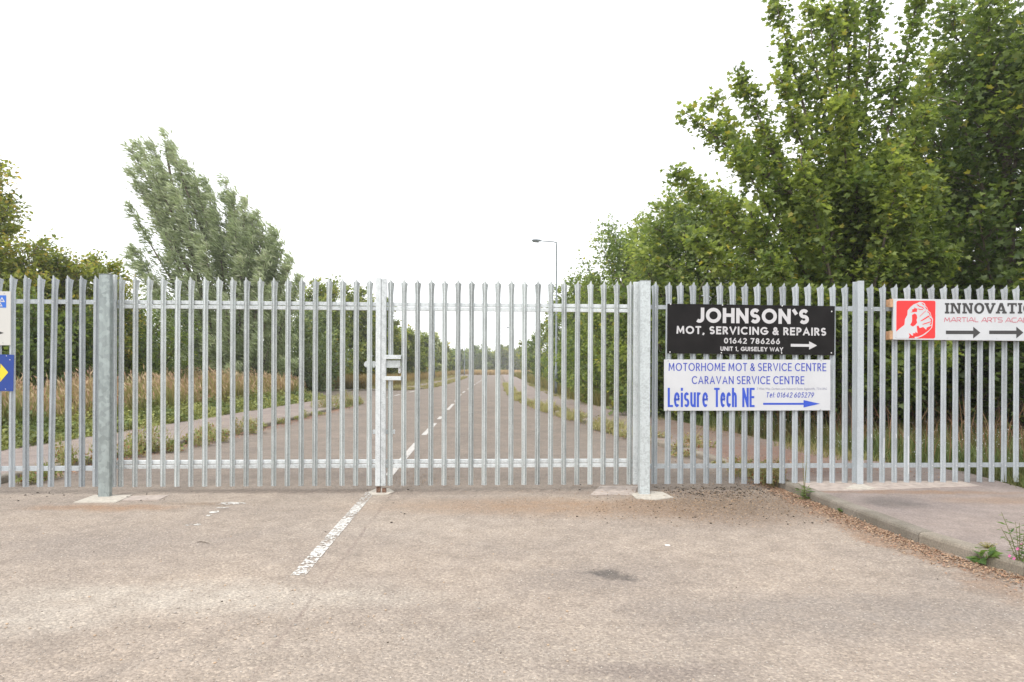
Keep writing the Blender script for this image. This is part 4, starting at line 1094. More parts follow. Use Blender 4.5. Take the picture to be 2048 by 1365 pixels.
auto_tree('broadleaf_tree', 'roadside tree through the right gate leaf, farther down the receding row', 1094, 84, 7.0, 2.6, 22, 4000, .38, C_FRESH, 40, GR, low=.01, rr=.33)
auto_tree('broadleaf_tree', 'olive roadside tree at the far end of the right hand row', 1070, 112, 6.6, 2.7, 20, 3000, .5, C_OLIVE, 41, GR, low=.01, rr=.33)

GS = 'dark shrubs behind the right fence'
for i, (u, Y, h, r, lab) in enumerate([(1345, 20.5, 3.6, 2.0, 'dark shrub behind the left edge of the signs'), (1480, 18, 3.8, 2.0, 'dark shrub directly behind the black sign'), (1600, 16, 3.6, 1.7, 'dark shrub behind the right half of the black sign'),
                                       (1745, 15, 3.7, 1.6, 'dark shrub behind the intermediate fence post'), (1880, 14.4, 3.5, 1.5, 'dark shrub under the red fist sign'), (2010, 14.2, 3.6, 1.6, 'dark shrub under the lettering of the martial arts sign'), (2150, 14, 3.6, 1.6, 'dark shrub beyond the right edge')]):
    auto_tree('shrub', lab, u, Y, h, r, 24, 7500, .13, C_DARK if i != 3 else C_DARK, 60 + i, GS, TQ, low=.0, rr=.42, cat='shrub')
for i, (u, Y, h, r, lab) in enumerate([(1235, 27, 3.6, 1.8, 'leafy shrub behind the last pales of the right gate leaf'), (1180, 36, 3.8, 1.8, 'leafy shrub under the tall lamp post'), (1140, 52, 4, 2, 'leafy shrub farther along under the lamp row')]):
    auto_tree('shrub', lab, u, Y, h, r, 20, 5500, .18, C_FRESH, 70 + i, GS, TQ, low=.0, rr=.42, cat='shrub')

# --- left side
GLf = 'trees and shrubs behind the left verge'
auto_tree('broadleaf_tree', 'golden green tree cut by the left edge of the frame', -55, 20, 7.6, 2.0, 44, 27000, .15, C_GOLD, 81, GLf, low=.03, rr=.36, point=.8)
auto_tree('broadleaf_tree', 'yellowing bush tree left of the spangled gate post, higher of two', 75, 22, 5.4, 1.7, 36, 19000, .15, C_GOLD, 82, GLf, low=.02, rr=.42)
auto_tree('broadleaf_tree', 'yellowing bush tree directly behind the spangled gate post', 168, 23, 5.3, 1.65, 36, 19000, .15, C_GOLD, 83, GLf, low=.02, rr=.42)
auto_tree('broadleaf_tree', 'thin green sapling between the gate post and the willow', 235, 25, 5.2, 1.0, 16, 3000, .14, C_OLIVE, 84, GLf, low=.02, rr=.4)
for i, (u, Y, h, r) in enumerate([(20, 19, 3.4, 1.7), (120, 21, 3.2, 1.7), (215, 24, 3.6, 1.8), (290, 27, 4.0, 2.2), (370, 36, 5.2, 2.8), (450, 37, 5.4, 2.8), (530, 38, 5.2, 2.8), (600, 41, 5.4, 2.8)]):
    auto_tree('shrub', ['dark shrub behind the grass at the left edge', 'dark shrub behind the grass left of the gate post', 'dark shrub behind the grass at the gate post', 'dark shrub under the left side of the willow', 'shrub under the tall crown of the willow', 'shrub beneath the second peak of the willow', 'shrub beneath the right shoulder of the willow', 'shrub between the willow and the next tree on the right'][i], u, Y, h, r, 22, 8500, .15 if Y < 30 else .22, C_DARK if Y < 30 else C_WDARK, 90 + i, 'dark shrubs behind the left verge', low=0, rr=.42, cat='shrub')

# willow, leaning with the wind
Yw = 33; rw = np.random.default_rng(44); bs = []
spine = [((400, 740), (345, 520), (322, 270), 1.0), ((415, 740), (400, 540), (290, 300), .8), ((430, 740), (440, 560), (385, 330), .8), ((450, 740), (470, 560), (448, 365), .7), ((470, 740), (500, 620), (540, 460), .7)]
def wp(u, v, dy=0): return np.array(A(u, v, Yw + dy))
tw = [((330, 268), 0), ((278, 290), .5), ((262, 345), -.6), ((345, 300), 1), ((385, 345), 0), ((300, 335), -1), ((405, 400), .8), ((262, 420), .4), ((350, 380), -1.4), ((450, 358), 0), ((475, 420), .6), ((430, 430), -1),
      ((270, 500), -.5), ((262, 512), .6), ((330, 470), -1.6), ((400, 480), -1.5), ((500, 445), .2), ((543, 460), .5), ((552, 520), 0), ((575, 540), -.4), ((480, 520), -1.6), ((520, 560), -1.5), ((590, 600), 0), ((300, 560), -1.2),
      ((380, 560), -1.9), ((450, 600), -2), ((560, 620), -1.2), ((330, 640), -1.8), ((420, 680), -2.2), ((520, 680), -1.9), ((590, 680), -.5), ((270, 640), -.4), ((240, 700), 0), ((480, 480), 1), ((310, 400), 1), ((370, 330), .6),
      ((440, 520), .9), ((590, 730), -1), ((350, 720), -2), ((470, 740), -2.2), ((262, 300), 0), ((365, 430), -.6), ((300, 290), -.4), ((410, 500), -2), ((540, 500), .8), ((500, 600), 1.2), ((430, 640), 1.2), ((360, 600), 1.2), ((300, 680), 1), ((550, 700), 1.2), ((480, 690), 0), ((400, 720), .5), ((340, 520), .8), ((575, 660), .6), ((520, 620), .3), ((545, 580), -1.6), ((488, 405), -.3), ((505, 440), -.4), ((525, 455), -.2), ((562, 490), -.4), ((580, 520), -.2), ((500, 480), -1), ((530, 510), -1.2), ((465, 390), -.4), ((410, 360), -.3), ((425, 395), -.8), ((515, 430), -.1), ((555, 470), 0), ((600, 560), -.3), ((470, 450), -1.6), ((320, 330), -.8), ((290, 380), .2)]
for (u, v), dy in tw:
    p1 = wp(u, v, dy)
    ub = 415 + (u - 415) * .55 + 28 + (0 if v > 400 else 10); vb = min(745, v + 95 + (745 - v) * .22)
    p0 = wp(ub, vb, dy * .5)
    Ln = np.linalg.norm(p1 - p0); bs.append((p0, p1, .40 + .10 * Ln, .24, int(480 + 95 * Ln)))
make_tree('willow_tree', 'tall silver green willow leaning left in the wind, behind the left gate leaf', 'tree', wp(430, 775) * np.array([1, 1, 0]),
          [wp(430, 775) * np.array([1, 1, 0]), wp(415, 640), wp(380, 500), wp(345, 380), wp(330, 300)], bs, .30, TL, M_willow, C_WILLOW, 45, trunk_r=.2, flat=.1, fold=.0, sag=.04, per=12, wind=(-.75, 0, .35), fwd=1.0)

for i, (u, Y, h, r, c, lab) in enumerate([(640, 47, 7.6, 2.4, C_OLIVE, 'green tree through the gate, right beside the willow'), (700, 54, 7.9, 2.3, C_OLIVE, 'olive tree through the gate, left of the meeting stiles'), (752, 62, 7.6, 2.3, C_OLIVE, 'yellow-green tree directly behind the meeting stiles of the gate'),
                                          (800, 72, 5.6, 2.6, C_OLIVE, 'olive tree just right of the lock opening'), (828, 86, 5.6, 2.6, C_OLIVE, 'low olive tree two gaps right of the lock opening'), (853, 104, 6.8, 2.8, C_WILLOW, 'greyish tree in the row left of the far road'),
                                          (872, 125, 6.2, 3.0, C_OLIVE, 'olive tree at the far end of the left hand row'), (890, 150, 5.0, 3.0, C_FRESH, 'last low green bush of the left hand row')]):
    auto_tree('broadleaf_tree', lab, u, Y, h, r, 30, int(17000 * (50 / Y) ** .8), .23 * Y / 45, c, 110 + i, 'trees left of the closed road', low=.0, rr=.36)
for i, (u, Y, h, r, c, lab) in enumerate([(905, 230, 8.0, 4.6, C_DARK, 'dark far tree at the left end of the distant treeline'), (930, 250, 7.6, 4.4, C_FRESH, 'far tree behind the faint farthest lamp'), (956, 240, 9.4, 4.6, C_FRESH, 'tallest round far tree at the end of the road'),
                                          (982, 260, 7.6, 4.5, C_FRESH, 'low far tree right of the tallest round one'), (1006, 245, 9.6, 4.5, C_OLIVE, 'loose far tree at the end of the road, near the right row'), (1032, 250, 8.8, 5, C_OLIVE, 'far tree at the right end of the distant treeline'), (1060, 240, 9, 5, C_OLIVE, 'far tree behind the right hand row')]):
    auto_tree('broadleaf_tree', lab, u, Y, h, r, 22, 4500, .95, c, 130 + i, 'distant treeline', low=.0, rr=.4)

# ------------------------------------------------------------------ grass and weeds
def blades(name, P, h, w, cb, ct, rng, lean=.25, windx=-.1, m=None, **k):
    n = len(P); a = rng.uniform(0, 2 * np.pi, n); sx, sy = np.cos(a), np.sin(a)
    ld = rng.normal(size=(n, 2)) * lean + np.array([windx, 0])
    z = P[:, 2] if P.shape[1] > 2 else np.zeros(n)
    base = np.stack([P[:, 0], P[:, 1], z], 1); side = np.stack([sx, sy, np.zeros(n)], 1) * w[:, None] / 2
    mid = base + np.stack([ld[:, 0] * h * .3, ld[:, 1] * h * .3, h * .55], 1); tip = base + np.stack([ld[:, 0] * h, ld[:, 1] * h, h * .97], 1)
    V = np.stack([base - side, base + side, mid + side * .8, mid - side * .8, tip], 1).reshape(-1, 3)
    T = (np.arange(n)[:, None, None] * 5 + np.array([(0, 1, 2), (0, 2, 3), (3, 2, 4)])[None]).reshape(-1, 3)
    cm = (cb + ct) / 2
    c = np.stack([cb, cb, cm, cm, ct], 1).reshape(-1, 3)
    link(name, np_mesh(name, V, T, m or M_grass, c), **k); return tip
def lerpc(rng, n, A_, B_): t = rng.random((n, 1)); return np.array(A_) * (1 - t) + np.array(B_) * t
def left_edge(Y): return np.interp(Y, LK1[:, 1][:70], LK1[:, 0][:70]) - 2.45
rg = np.random.default_rng(7)
def clump_noise(X, Y, s, ph):
    return np.sin(X / s + ph) * np.cos(Y / s * 1.3 + ph * 2) + .6 * np.sin(X / s * 2.3 + Y / s * 1.9 + ph)

# tall dry grass, left verge
n = 62000; Y = 9 + 22 * rg.random(n) ** 1.1; X = -8.35 - 1.0 - 12 * rg.random(n) ** 1.5
s_ = clump_noise(X, Y, 1.1, .3)
h = np.clip(.90 + .24 * s_ + rg.normal(size=n) * .16, .4, 1.42) * np.clip((-X - 8.6) / 1.6 + .25, .45, 1)
dry = np.clip(.45 + .42 * clump_noise(X, Y, 1.3, 1.7) + rg.normal(size=n) * .25, 0, 1)[:, None]
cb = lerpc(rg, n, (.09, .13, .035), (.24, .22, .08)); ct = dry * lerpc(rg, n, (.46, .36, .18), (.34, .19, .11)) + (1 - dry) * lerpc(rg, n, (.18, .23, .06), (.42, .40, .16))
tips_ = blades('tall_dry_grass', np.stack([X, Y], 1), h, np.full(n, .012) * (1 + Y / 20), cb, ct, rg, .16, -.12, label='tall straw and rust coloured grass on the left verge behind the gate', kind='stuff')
sel = rg.random(n) < .35
tp = tips_[sel]; m_ = len(tp); D = np.stack([rg.normal(size=m_) * .4 - .35, rg.normal(size=m_) * .3, np.full(m_, .9)], 1)
colh = lerpc(rg, m_, (.52, .42, .26), (.34, .19, .13))
link('grass_seed_heads', leaves_mesh('seed', tp - D * .06, D, rg.uniform(.1, .2, m_), colh, TL, M_grass, rg, 0, fold=0), label='feathery seed heads over the tall grass on the left verge', kind='stuff')
# low green weeds at the back of the left footway
n = 34000; Y = 8.5 + 22 * rg.random(n) ** 1.1; X = -7.98 - 2.4 * rg.random(n) ** 1.3
d_ = (-X - 8.0)
h = np.clip(.10 + .25 * d_ + .08 * clump_noise(X, Y, .5, 2), .05, .75) * rg.uniform(.6, 1.2, n)
C = np.stack([X, Y, h * rg.random(n) ** .7 + .03], 1); D = rg.normal(size=(n, 3)); D[:, 2] = np.abs(D[:, 2]) * .8
g_ = np.clip(.5 + .35 * clump_noise(X, Y, .8, .5) + rg.normal(size=n) * .2, 0, 1)[:, None]
colw = (1 - g_) * np.array((.13, .18, .06)) + g_ * np.array((.34, .35, .11)); colw *= rg.uniform(.7, 1.2, (n, 1))
link('verge_weeds', leaves_mesh('weeds', C, D, rg.uniform(.05, .12, n), colw, TQ, M_grass, rg, .4), label='low bright green weeds along the back of the left footway', kind='stuff')
# verges beyond the side road and along the far road
def far_verge(name, label, x_of, wid, y0, y1, n, h0, cA, cB, sz):
    Y = y0 + (y1 - y0) * rg.random(n) ** 1.4; X = x_of(Y) + wid * (rg.random(n) ** 1.2)
    h = np.clip(h0 + .12 * clump_noise(X, Y, 2, 1) + rg.normal(size=n) * .12, .15, 1.6)
    cb = lerpc(rg, n, (.10, .11, .03), (.2, .16, .06)); ct = lerpc(rg, n, cA, cB)
    blades(name, np.stack([X, Y], 1), h, sz * (1 + Y / 30), cb, ct, rg, .15, -.05, label=label, kind='stuff')
lk2x = lambda Y: np.interp(Y, LK2[48 // 6 * 3:, 1], LK2[48 // 6 * 3:, 0])
far_verge('far_verge_grass', 'dry grass along the left side of the far road', lambda Y: np.interp(Y, [43, 47, 57, 90, 119, 155], [-9.3, -8.4, -8.2, -8.9, -10.0, -11.2]), -9, 43.5, 150, 42000, .85, (.44, .30, .13), (.26, .20, .07), .02)
far_verge('far_verge_grass', 'dry grass along the right side of the far road', lambda Y: np.interp(Y, [22, 31, 50, 90, 150], [3.2, 2.5, 1.95, 1.1, -.3]), 4, 24, 150, 22000, .5, (.32, .25, .10), (.15, .18, .05), .018)
n = 30000; X = rg.uniform(-22, 12, n); Y = rg.uniform(152, 175, n)
blades('straw_field', np.stack([X, Y], 1), rg.uniform(.8, 1.25, n), np.full(n, .16), lerpc(rg, n, (.35, .25, .12), (.42, .32, .16)), lerpc(rg, n, (.55, .42, .24), (.46, .33, .17)), rg, .12, 0, label='pale straw field at the end of the road', kind='stuff')
# right verge
def right_edge(Y): return np.interp(Y, RB[:, 1], RB[:, 0])
order = np.argsort(RB[:, 1]); RBs = RB[order]
n = 46000; Y = 8.6 + 14 * rg.random(n) ** 1.1; X = np.interp(Y, RBs[:, 1], RBs[:, 0]) - .1 + 7 * rg.random(n) ** 1.2
h = np.clip(.26 + .13 * clump_noise(X, Y, .9, .9) + rg.normal(size=n) * .1, .05, .8) * np.clip((X - np.interp(Y, RBs[:, 1], RBs[:, 0])) / .6 + .3, .3, 1)
dry = np.clip(.22 + .35 * clump_noise(X, Y, 1.3, 3.1) + rg.normal(size=n) * .25, 0, 1)[:, None]
ct = dry * lerpc(rg, n, (.30, .20, .09), (.22, .09, .05)) + (1 - dry) * lerpc(rg, n, (.10, .17, .05), (.24, .28, .09))
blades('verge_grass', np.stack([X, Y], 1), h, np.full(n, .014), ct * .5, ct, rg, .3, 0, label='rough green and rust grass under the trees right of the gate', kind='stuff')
n = 700; Y = 9 + 8 * rg.random(n); X = np.interp(Y, RBs[:, 1], RBs[:, 0]) + .8 + 5 * rg.random(n)
blades('dead_stalks', np.stack([X, Y], 1), rg.uniform(.5, 1.15, n), np.full(n, .012), lerpc(rg, n, (.2, .12, .06), (.3, .2, .1)), lerpc(rg, n, (.42, .28, .16), (.3, .12, .08)), rg, .25, 0, label='dry stalks standing in the grass behind the right fence', kind='stuff')
n = 2500; Y = 9 + 9 * rg.random(n); X = np.interp(Y, RBs[:, 1], RBs[:, 0]) + .1 + 5 * rg.random(n)
C = np.stack([X, Y, rg.uniform(.15, .5, n)], 1)
link('small_white_flowers', leaves_mesh('flowers', C, rg.normal(size=(n, 3)), rg.uniform(.012, .028, n), np.full((n, 3), .62), TQ, M_grass, rg, .5), label='tiny white flowers dotted through the right verge', kind='stuff')
# grass in front of and around the right end of the fence
n = 9000; X = rg.uniform(5.55, 8.5, n); Y = rg.uniform(6.2, 9.2, n); k_ = X > 5.62 + .18 * (Y - 7.2); X, Y = X[k_], Y[k_]; n = len(X)
blades('verge_grass', np.stack([X, Y, np.full(n, .0)], 1), rg.uniform(.1, .26, n), np.full(n, .012), lerpc(rg, n, (.05, .08, .02), (.10, .10, .03)), lerpc(rg, n, (.10, .17, .04), (.24, .20, .08)), rg, .4, 0, label='short green grass at the right end of the footway by the fence', kind='stuff')

# weeds growing in the kerb channels
def weed_patch(pts, name, label, cols, red=.3, dens=1.0, seed=1):
    r_ = np.random.default_rng(seed); Cs = []; hs = []; ps = []
    Pb = []
    for x, y, rad, h in pts:
        k = int(dens * 420 * rad / .25 * (.6 + h)); a = r_.uniform(0, 2 * np.pi, k); q = r_.random(k) ** .7 * rad
        X = x + q * np.cos(a); Y = y + q * np.sin(a) * .9; Z = .02 + h * r_.random(k) * (1 - .5 * q / rad)
        Cs.append(np.stack([X, Y, Z], 1)); kb = max(6, k // 6)
        a = r_.uniform(0, 2 * np.pi, kb); q = r_.random(kb) * rad
        Pb.append(np.stack([x + q * np.cos(a), y + q * np.sin(a), np.full(kb, .01), np.full(kb, h)], 1))
    C = np.concatenate(Cs); n = len(C); D = r_.normal(size=(n, 3)); D[:, 2] = np.abs(D[:, 2])
    c = lerpc(r_, n, *cols); rd = r_.random(n) < red; c[rd] = lerpc(r_, rd.sum(), (.30, .13, .07), (.36, .24, .12))
    o = link(name, leaves_mesh(name, C, D, r_.uniform(.025, .065, n), c, TQ, M_grass, r_, .3), label=label, kind='stuff')
    P = np.concatenate(Pb); m_ = len(P)
    blades(name.replace('weeds', 'grass_tufts'), P[:, :3], P[:, 3] * r_.uniform(.7, 1.3, m_), np.full(m_, .009), lerpc(r_, m_, (.2, .22, .08), (.4, .34, .16)), lerpc(r_, m_, (.3, .32, .12), (.56, .46, .26)), r_, .35, 0,
           label=label.replace('weeds', 'grass tufts'), kind='stuff')
wl = []; r2 = random.Random(8)
for y in [9.2 + t for t in np.cumsum([r2.choice([.15, .25, .4, .9]) for _ in range(42)]) if t < 18]:
    x = float(np.interp(y, LK1[:70, 1], LK1[:70, 0])); 
    if r2.random() < .8: wl.append((x + r2.uniform(-.12, .2), y + r2.uniform(-.2, .2), r2.uniform(.1, .26), r2.choice([.1, .15, .22, .35])))
wl += [(*G(300, 905)[:2], .38, .5), (*G(270, 908)[:2], .25, .3), (*G(345, 905)[:2], .2, .2), (*G(398, 893)[:2], .22, .28), (*G(505, 868)[:2], .25, .35), (*G(440, 885)[:2], .25, .3), (*G(690, 812)[:2], .6, .55), (*G(650, 820)[:2], .5, .5), (*G(60, 968)[:2], .15, .1), (*G(90, 960)[:2], .2, .2), (*G(120, 938)[:2], .12, .45), (*G(135, 942)[:2], .1, .4)]
weed_patch(wl, 'kerb_weeds', 'green and reddish weeds along the left kerb behind the gate', ((.16, .22, .07), (.36, .38, .14)), .2, .8, 3)
wr = []
for y in [9 + t for t in np.cumsum([r2.choice([.2, .35, .6, 1.2]) for _ in range(60)]) if t < 36]:
    x = float(np.interp(y, RK[:, 1], RK[:, 0]))
    if r2.random() < .75: wr.append((x + r2.uniform(-.2, .15), y + r2.uniform(-.2, .2), r2.uniform(.1, .3), r2.choice([.08, .12, .2, .3])))
wr += [(*G(1405, 905)[:2], .22, .25), (*G(1385, 895)[:2], .18, .3), (*G(1330, 885)[:2], .15, .2), (*G(1500, 955)[:2], .3, .22), (*G(1530, 968)[:2], .22, .28), (*G(1475, 945)[:2], .2, .2), (*G(1555, 975)[:2], .12, .35)]
weed_patch(wr, 'kerb_weeds', 'straw coloured weeds along the right kerb behind the gate', ((.18, .22, .08), (.46, .42, .2)), .22, .8, 4)

def strip_grass(K, lo, hi, y0, y1, n, h, cA, cB, label, seed, ph, cut=-.2, name='kerb_grass'):
    r_ = np.random.default_rng(seed); o_ = np.argsort(K[:, 1]); Y = y0 + (y1 - y0) * r_.random(n) ** 1.5
    X = np.interp(Y, K[o_, 1], K[o_, 0]) + r_.uniform(lo, hi, n)
    c_ = np.sin(Y * 1.7 + ph) + .8 * np.sin(Y * 4.1 + ph * 3) + .6 * np.sin(Y * .6 + ph) + r_.normal(size=n) * .35
    k = c_ > cut; X, Y, c_ = X[k], Y[k], c_[k]; m_ = len(X)
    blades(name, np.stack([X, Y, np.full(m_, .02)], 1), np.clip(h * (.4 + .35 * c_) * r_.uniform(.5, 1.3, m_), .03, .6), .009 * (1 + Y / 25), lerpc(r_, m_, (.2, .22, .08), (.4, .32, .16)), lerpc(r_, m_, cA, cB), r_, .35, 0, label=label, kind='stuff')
strip_grass(RK, -.3, .35, 14, 60, 16000, .26, (.60, .52, .30), (.34, .38, .14), 'straw and green grass growing along the right kerb beyond the gate', 31, .4, -.1)
strip_grass(RB, -.45, .3, 9, 60, 9000, .22, (.38, .30, .15), (.16, .22, .06), 'grass creeping over the back edge of the right footway', 32, 1.4, -.3)
strip_grass(LK2[LK2[:, 0] > -9], -.5, .25, 43, 110, 16000, .3, (.5, .42, .24), (.26, .28, .1), 'straw grass along the left kerb past the side road', 33, 2.2, -.6)
strip_grass(LK2[LK2[:, 0] > -9], -2.5, -1.6, 43, 110, 12000, .4, (.5, .42, .24), (.26, .28, .1), 'straw grass creeping over the far left footway', 34, .9, -.9)
strip_grass(LK1[:70], -2.45, -1.95, 8.6, 29, 7000, .12, (.2, .3, .07), (.34, .36, .12), 'short bright grass creeping over the back edge of the left footway', 35, 2.9, -.6)

# single plants in front
def herb(name, label, x, y, z, n, h, rad, lsize, cols, seed, tm=TL, stems=None):
    r_ = np.random.default_rng(seed); root = empty(name, (x, y, z), label=label, cat='plant'); mb = MB(); Cs, Ds = [], []
    for i in range(stems or n):
        a = r_.uniform(0, 2 * np.pi); dx, dy = rad * np.cos(a) * r_.uniform(.3, 1), rad * np.sin(a) * r_.uniform(.3, 1); hh = h * r_.uniform(.6, 1)
        p = np.array([(dx * t ** 1.5, dy * t ** 1.5, hh * t) for t in (0, .35, .7, 1)])
        mb.tube(p, [.004, .003, .0025, .0015], 4)
        for t in np.linspace(.1, .95, max(3, n)):
            q = np.array([dx * t ** 1.5, dy * t ** 1.5, hh * t]); b = r_.uniform(0, 2 * np.pi)
            Cs.append(q); Ds.append((np.cos(b), np.sin(b), r_.uniform(-.1, .7)))
    mb.build('stem', M_stem, root)
    C = np.array(Cs); link('foliage', leaves_mesh('foliage', C, np.array(Ds), lsize * r_.uniform(.6, 1.2, len(C)), lerpc(r_, len(C), *cols), tm, M_leaf, r_, .3), root)
    return root
M_stem = plain('stem', (.16, .16, .06), .8)
GREEN = ((.07, .14, .04), (.16, .24, .07))
x, y, _ = G(2040, 1150)
wh = herb('willowherb_plant', 'willowherb with pink flowers at the right edge by the kerb', x + .02, y + .03, .0, 12, .42, .13, .06, GREEN, 5, TL, 9)
M_pink = plain('pink_petals', (.70, .16, .42), .6)
for u, v in ((2036, 1098), (2020, 1112), (2029, 1117), (2044, 1090)):
    p = np.array(A(u, v, y)) - np.array([x + .02, y + .03, 0]); mb = MB()
    for k in range(5):
        a = k * 2 * math.pi / 5; c_, s_ = math.cos(a), math.sin(a)
        mb.add([(p[0], p[1], p[2]), (p[0] + .009 * math.cos(a - .5), p[1], p[2] + .009 * math.sin(a - .5)), (p[0] + .013 * c_, p[1] - .004, p[2] + .013 * s_), (p[0] + .009 * math.cos(a + .5), p[1], p[2] + .009 * math.sin(a + .5))], [(0, 1, 2, 3)])
    mb.build('flower', M_pink, wh)
x, y, _ = G(1966, 1128); herb('dock_plant', 'small broad leaved green plant at the foot of the right kerb', x, y, 0, 5, .10, .09, .10, GREEN, 6, TQ, 7)
x, y, _ = G(1682, 1026); herb('seedling_plant', 'tiny bright seedling against the kerb face', x, y, 0, 4, .05, .03, .04, GREEN, 7, TQ, 4)
x, y, _ = G(1610, 1000); herb('kerbside_weed', 'green weed with tall dry stalks against the kerb below the signs', x, y, 0, 7, .17, .07, .08, GREEN, 8, TL, 7)
herb('dry_stalk_plant', 'thin dry seed stalk rising over the kerb in front of the right fence', x, y + .02, 0, 16, .58, .05, .025, ((.34, .20, .12), (.5, .36, .22)), 9, TL, 3)
x, y, _ = G(1975, 1097, FH); herb('dry_tuft_plant', 'dry yellowish tuft on the edge of the right footway', x, y, FH, 6, .04, .07, .03, ((.3, .27, .12), (.42, .36, .2)), 10, TL, 14)
x, y, _ = G(1990, 985); 

# ------------------------------------------------------------------ litter, stones, debris
def stones(name, label, P, size, colr, rng, flatz=.55, m=M_litter):
    n = len(P)
    ico = np.array([(0, 0, 1), (.89, 0, .45), (.28, .85, .45), (-.72, .53, .45), (-.72, -.53, .45), (.28, -.85, .45), (.72, .53, -.45), (-.28, .85, -.45), (-.89, 0, -.45), (-.28, -.85, -.45), (.72, -.53, -.45), (0, 0, -1)])
    tri_ = np.array([(0, 1, 2), (0, 2, 3), (0, 3, 4), (0, 4, 5), (0, 5, 1), (1, 6, 2), (2, 6, 7), (2, 7, 3), (3, 7, 8), (3, 8, 4), (4, 8, 9), (4, 9, 5), (5, 9, 10), (5, 10, 1), (1, 10, 6), (6, 11, 7), (7, 11, 8), (8, 11, 9), (9, 11, 10), (10, 11, 6)])
    a = rng.uniform(0, 2 * np.pi, n); ca, sa = np.cos(a), np.sin(a)
    I = ico[None] * (1 + rng.normal(size=(n, 12, 1)) * .13) * np.stack([np.ones(n), rng.uniform(.6, 1, n), np.full(n, flatz) * rng.uniform(.7, 1.2, n)], 1)[:, None, :]
    X = I[..., 0] * ca[:, None] - I[..., 1] * sa[:, None]; Yv = I[..., 0] * sa[:, None] + I[..., 1] * ca[:, None]
    V = np.stack([X, Yv, I[..., 2] + flatz * .6], 2) * (size / 2)[:, None, None] + P[:, None, :]
    T = (np.arange(n)[:, None, None] * 12 + tri_[None]).reshape(-1, 3)
    link(name, np_mesh(name, V.reshape(-1, 3), T, m, np.repeat(colr, 12, 0), smooth=True), label=label, kind='stuff')
def Gs(U, V_): return np.array([G(u, v) for u, v in zip(U, V_)])
r3 = np.random.default_rng(17)
n = 260; P = np.concatenate([Gs(r3.uniform(0, 2000, 150), r3.uniform(1010, 1365, 150)), Gs(r3.normal(500, 180, 110), np.clip(r3.normal(1250, 45, 110), 1100, 1364))])
k_ = P[:, 0] < np.interp(P[:, 1], RK[:, 1], RK[:, 0]) - .1; P = P[k_]
stones('loose_pebbles', 'tan and grey pebbles scattered over the foreground asphalt', P, r3.uniform(.006, .019, len(P)), lerpc(r3, len(P), (.5, .36, .24), (.30, .28, .26)), r3)
# the small chippings that make the old surface sparkle
P = np.stack([r3.uniform(-3.6, 3.4, 9000), 2.9 + 4.5 * r3.random(9000) ** 1.3, np.zeros(9000)], 1); P = P[P[:, 0] < np.interp(P[:, 1], RK[:, 1], RK[:, 0]) - .1]
stones('chippings', 'fine pale chippings bedded in the foreground asphalt', P, r3.uniform(.004, .012, len(P)), lerpc(r3, len(P), (.56, .51, .45), (.22, .19, .17)), r3, .35)
# black moss lumps
U = np.concatenate([r3.uniform(1150, 1700, 240), r3.uniform(0, 2048, 60), r3.normal(1440, 65, 520), r3.uniform(20, 330, 40)]); Vv = np.concatenate([r3.uniform(968, 1050, 240), 980 + 350 * r3.random(60) ** 2, r3.normal(986, 7, 520), r3.uniform(985, 1005, 40)])
P = Gs(U, np.clip(Vv, 966, 1360)); P = P[P[:, 0] < np.interp(P[:, 1], RK[:, 1], RK[:, 0]) - .06]
stones('moss_lumps', 'dark crumbs of dried moss and grit in front of the gate and the right fence', P, r3.uniform(.008, .030, len(P)) * np.clip(P[:, 1] / 7, .3, 1) * np.clip(r3.random(len(P)) + .3, 0, 1), lerpc(r3, len(P), (.035, .032, .028), (.10, .08, .06)), r3, .5)
# leaf litter drifts
def flakes(name, label, P, sz, cols):
    n = len(P); D = r3.normal(size=(n, 3)); D[:, 2] *= .25
    link(name, leaves_mesh(name, P, D, sz, lerpc(r3, n, *cols), TQ, M_litter, r3, 1.5, .1, .3), label=label, kind='stuff')
n = 9000; Y = 2.5 + 6 * r3.random(n); X = np.interp(Y, RK[:, 1], RK[:, 0]) - .015 - np.abs(r3.normal(size=n)) * .125 * (1 + .7 * clump_noise(Y, Y, .4, 1) * .3)
flakes('leaf_litter', 'drift of rust and straw leaf litter in the gutter of the right kerb', np.stack([X, Y, r3.uniform(.002, .012, n)], 1), r3.uniform(.008, .028, n), ((.44, .31, .2), (.26, .14, .09)))
n = 8200; P = Gs(np.concatenate([r3.normal(1440, 120, 6500), r3.normal(840, 60, 900), r3.uniform(1000, 1500, 800)]), np.clip(np.concatenate([r3.normal(1000, 20, 6500), r3.normal(958, 12, 900), r3.uniform(975, 1040, 800)]), 930, 1060))
P[:, 2] = r3.uniform(.002, .008, n); P = P[P[:, 0] < np.interp(P[:, 1], RK[:, 1], RK[:, 0]) - .03]
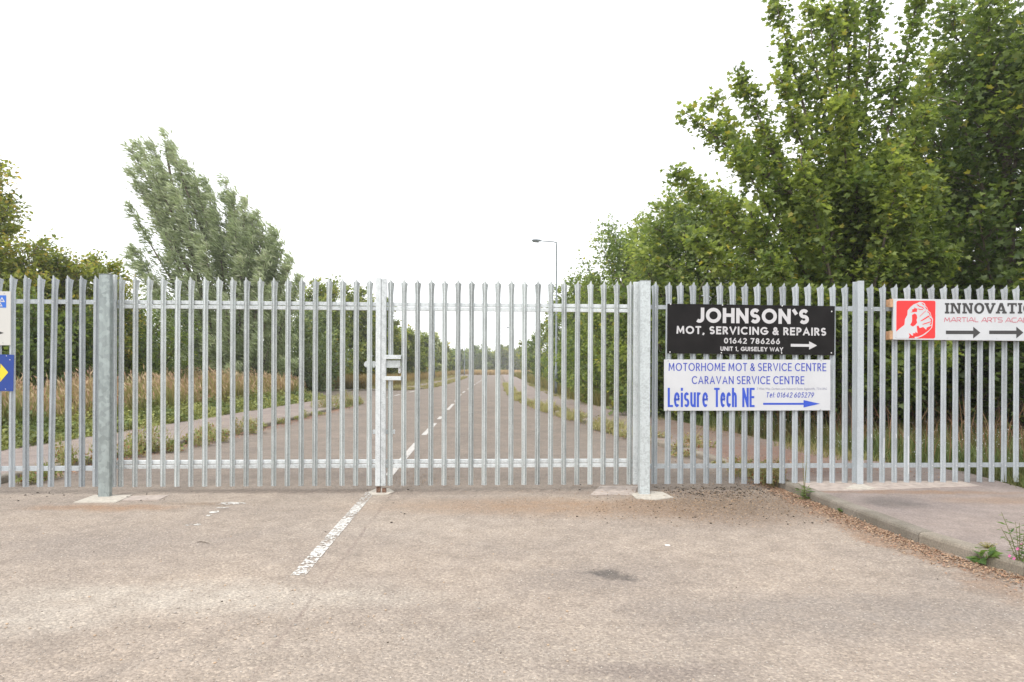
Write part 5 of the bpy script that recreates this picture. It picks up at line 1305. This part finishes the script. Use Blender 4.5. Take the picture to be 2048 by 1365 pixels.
flakes('leaf_litter', 'scattered brown plant debris on the asphalt in front of the right fence', P, r3.uniform(.006, .022, len(P)), ((.42, .29, .18), (.16, .11, .07)))
n = 5000; Y = 8.3 + 17 * r3.random(n); X = np.interp(Y, LK1[:70, 1], LK1[:70, 0]) + .02 + np.abs(r3.normal(size=n)) * .2
flakes('leaf_litter', 'reddish leaf litter along the left kerb behind the gate', np.stack([X, Y, r3.uniform(.002, .01, n)], 1), r3.uniform(.012, .04, n), ((.46, .28, .17), (.32, .12, .07)))
n = 5500; Y = 8.3 + 17 * r3.random(n); X = np.interp(Y, RK[:, 1], RK[:, 0]) + r3.uniform(-.5, 2.3, n)
Zs = np.where(X > np.interp(Y, RK[:, 1], RK[:, 0]), FH, 0)
flakes('leaf_litter', 'brown litter over the right footway behind the fence', np.stack([X, Y, Zs + r3.uniform(.002, .01, n)], 1), r3.uniform(.012, .035, n), ((.40, .26, .16), (.24, .11, .07)))

# crumpled white plastic scrap and a rust red scrap on the verges
def scrap(name, label, x, y, z, s, c, seed):
    r_ = random.Random(seed); bm = bmesh.new(); bmesh.ops.create_icosphere(bm, subdivisions=2, radius=s)
    for v in bm.verts: v.co *= r_.uniform(.55, 1.25); v.co.z *= .8
    me = bpy.data.meshes.new(name); bm.to_mesh(me); bm.free(); me.materials.append(plain(name + '_film', c, .35)); link(name, me, None, (x, y, z), label=label, cat='litter')
x, y, _ = G(1681, 905); scrap('plastic_scrap', 'crumpled white plastic bag in the grass near the intermediate fence post', x, y, .14, .075, (.75, .76, .77), 1)
x, y, _ = G(452, 831); scrap('cardboard_scrap', 'rust red litter scrap at the edge of the left verge', x, y, .06, .11, (.45, .18, .10), 2)
x, y, _ = G(1335, 1092); MB().box(-.018, .018, -.012, .012, .002, .007).build('paper_scrap', M_riv, None, loc=(x, y, 0), label='tiny white paper scrap on the open foreground asphalt', cat='litter')
x, y, _ = G(404, 1087); MB().tube([(-.05, .02, .006), (-.01, .012, .01), (.04, -.008, .008), (.07, -.02, .005)], [.002, .004, .003, .0015], 5).build('twig', M_bark, None, loc=(x, y, 0), label='small dark twig lying left of the worn white line', cat='twig')
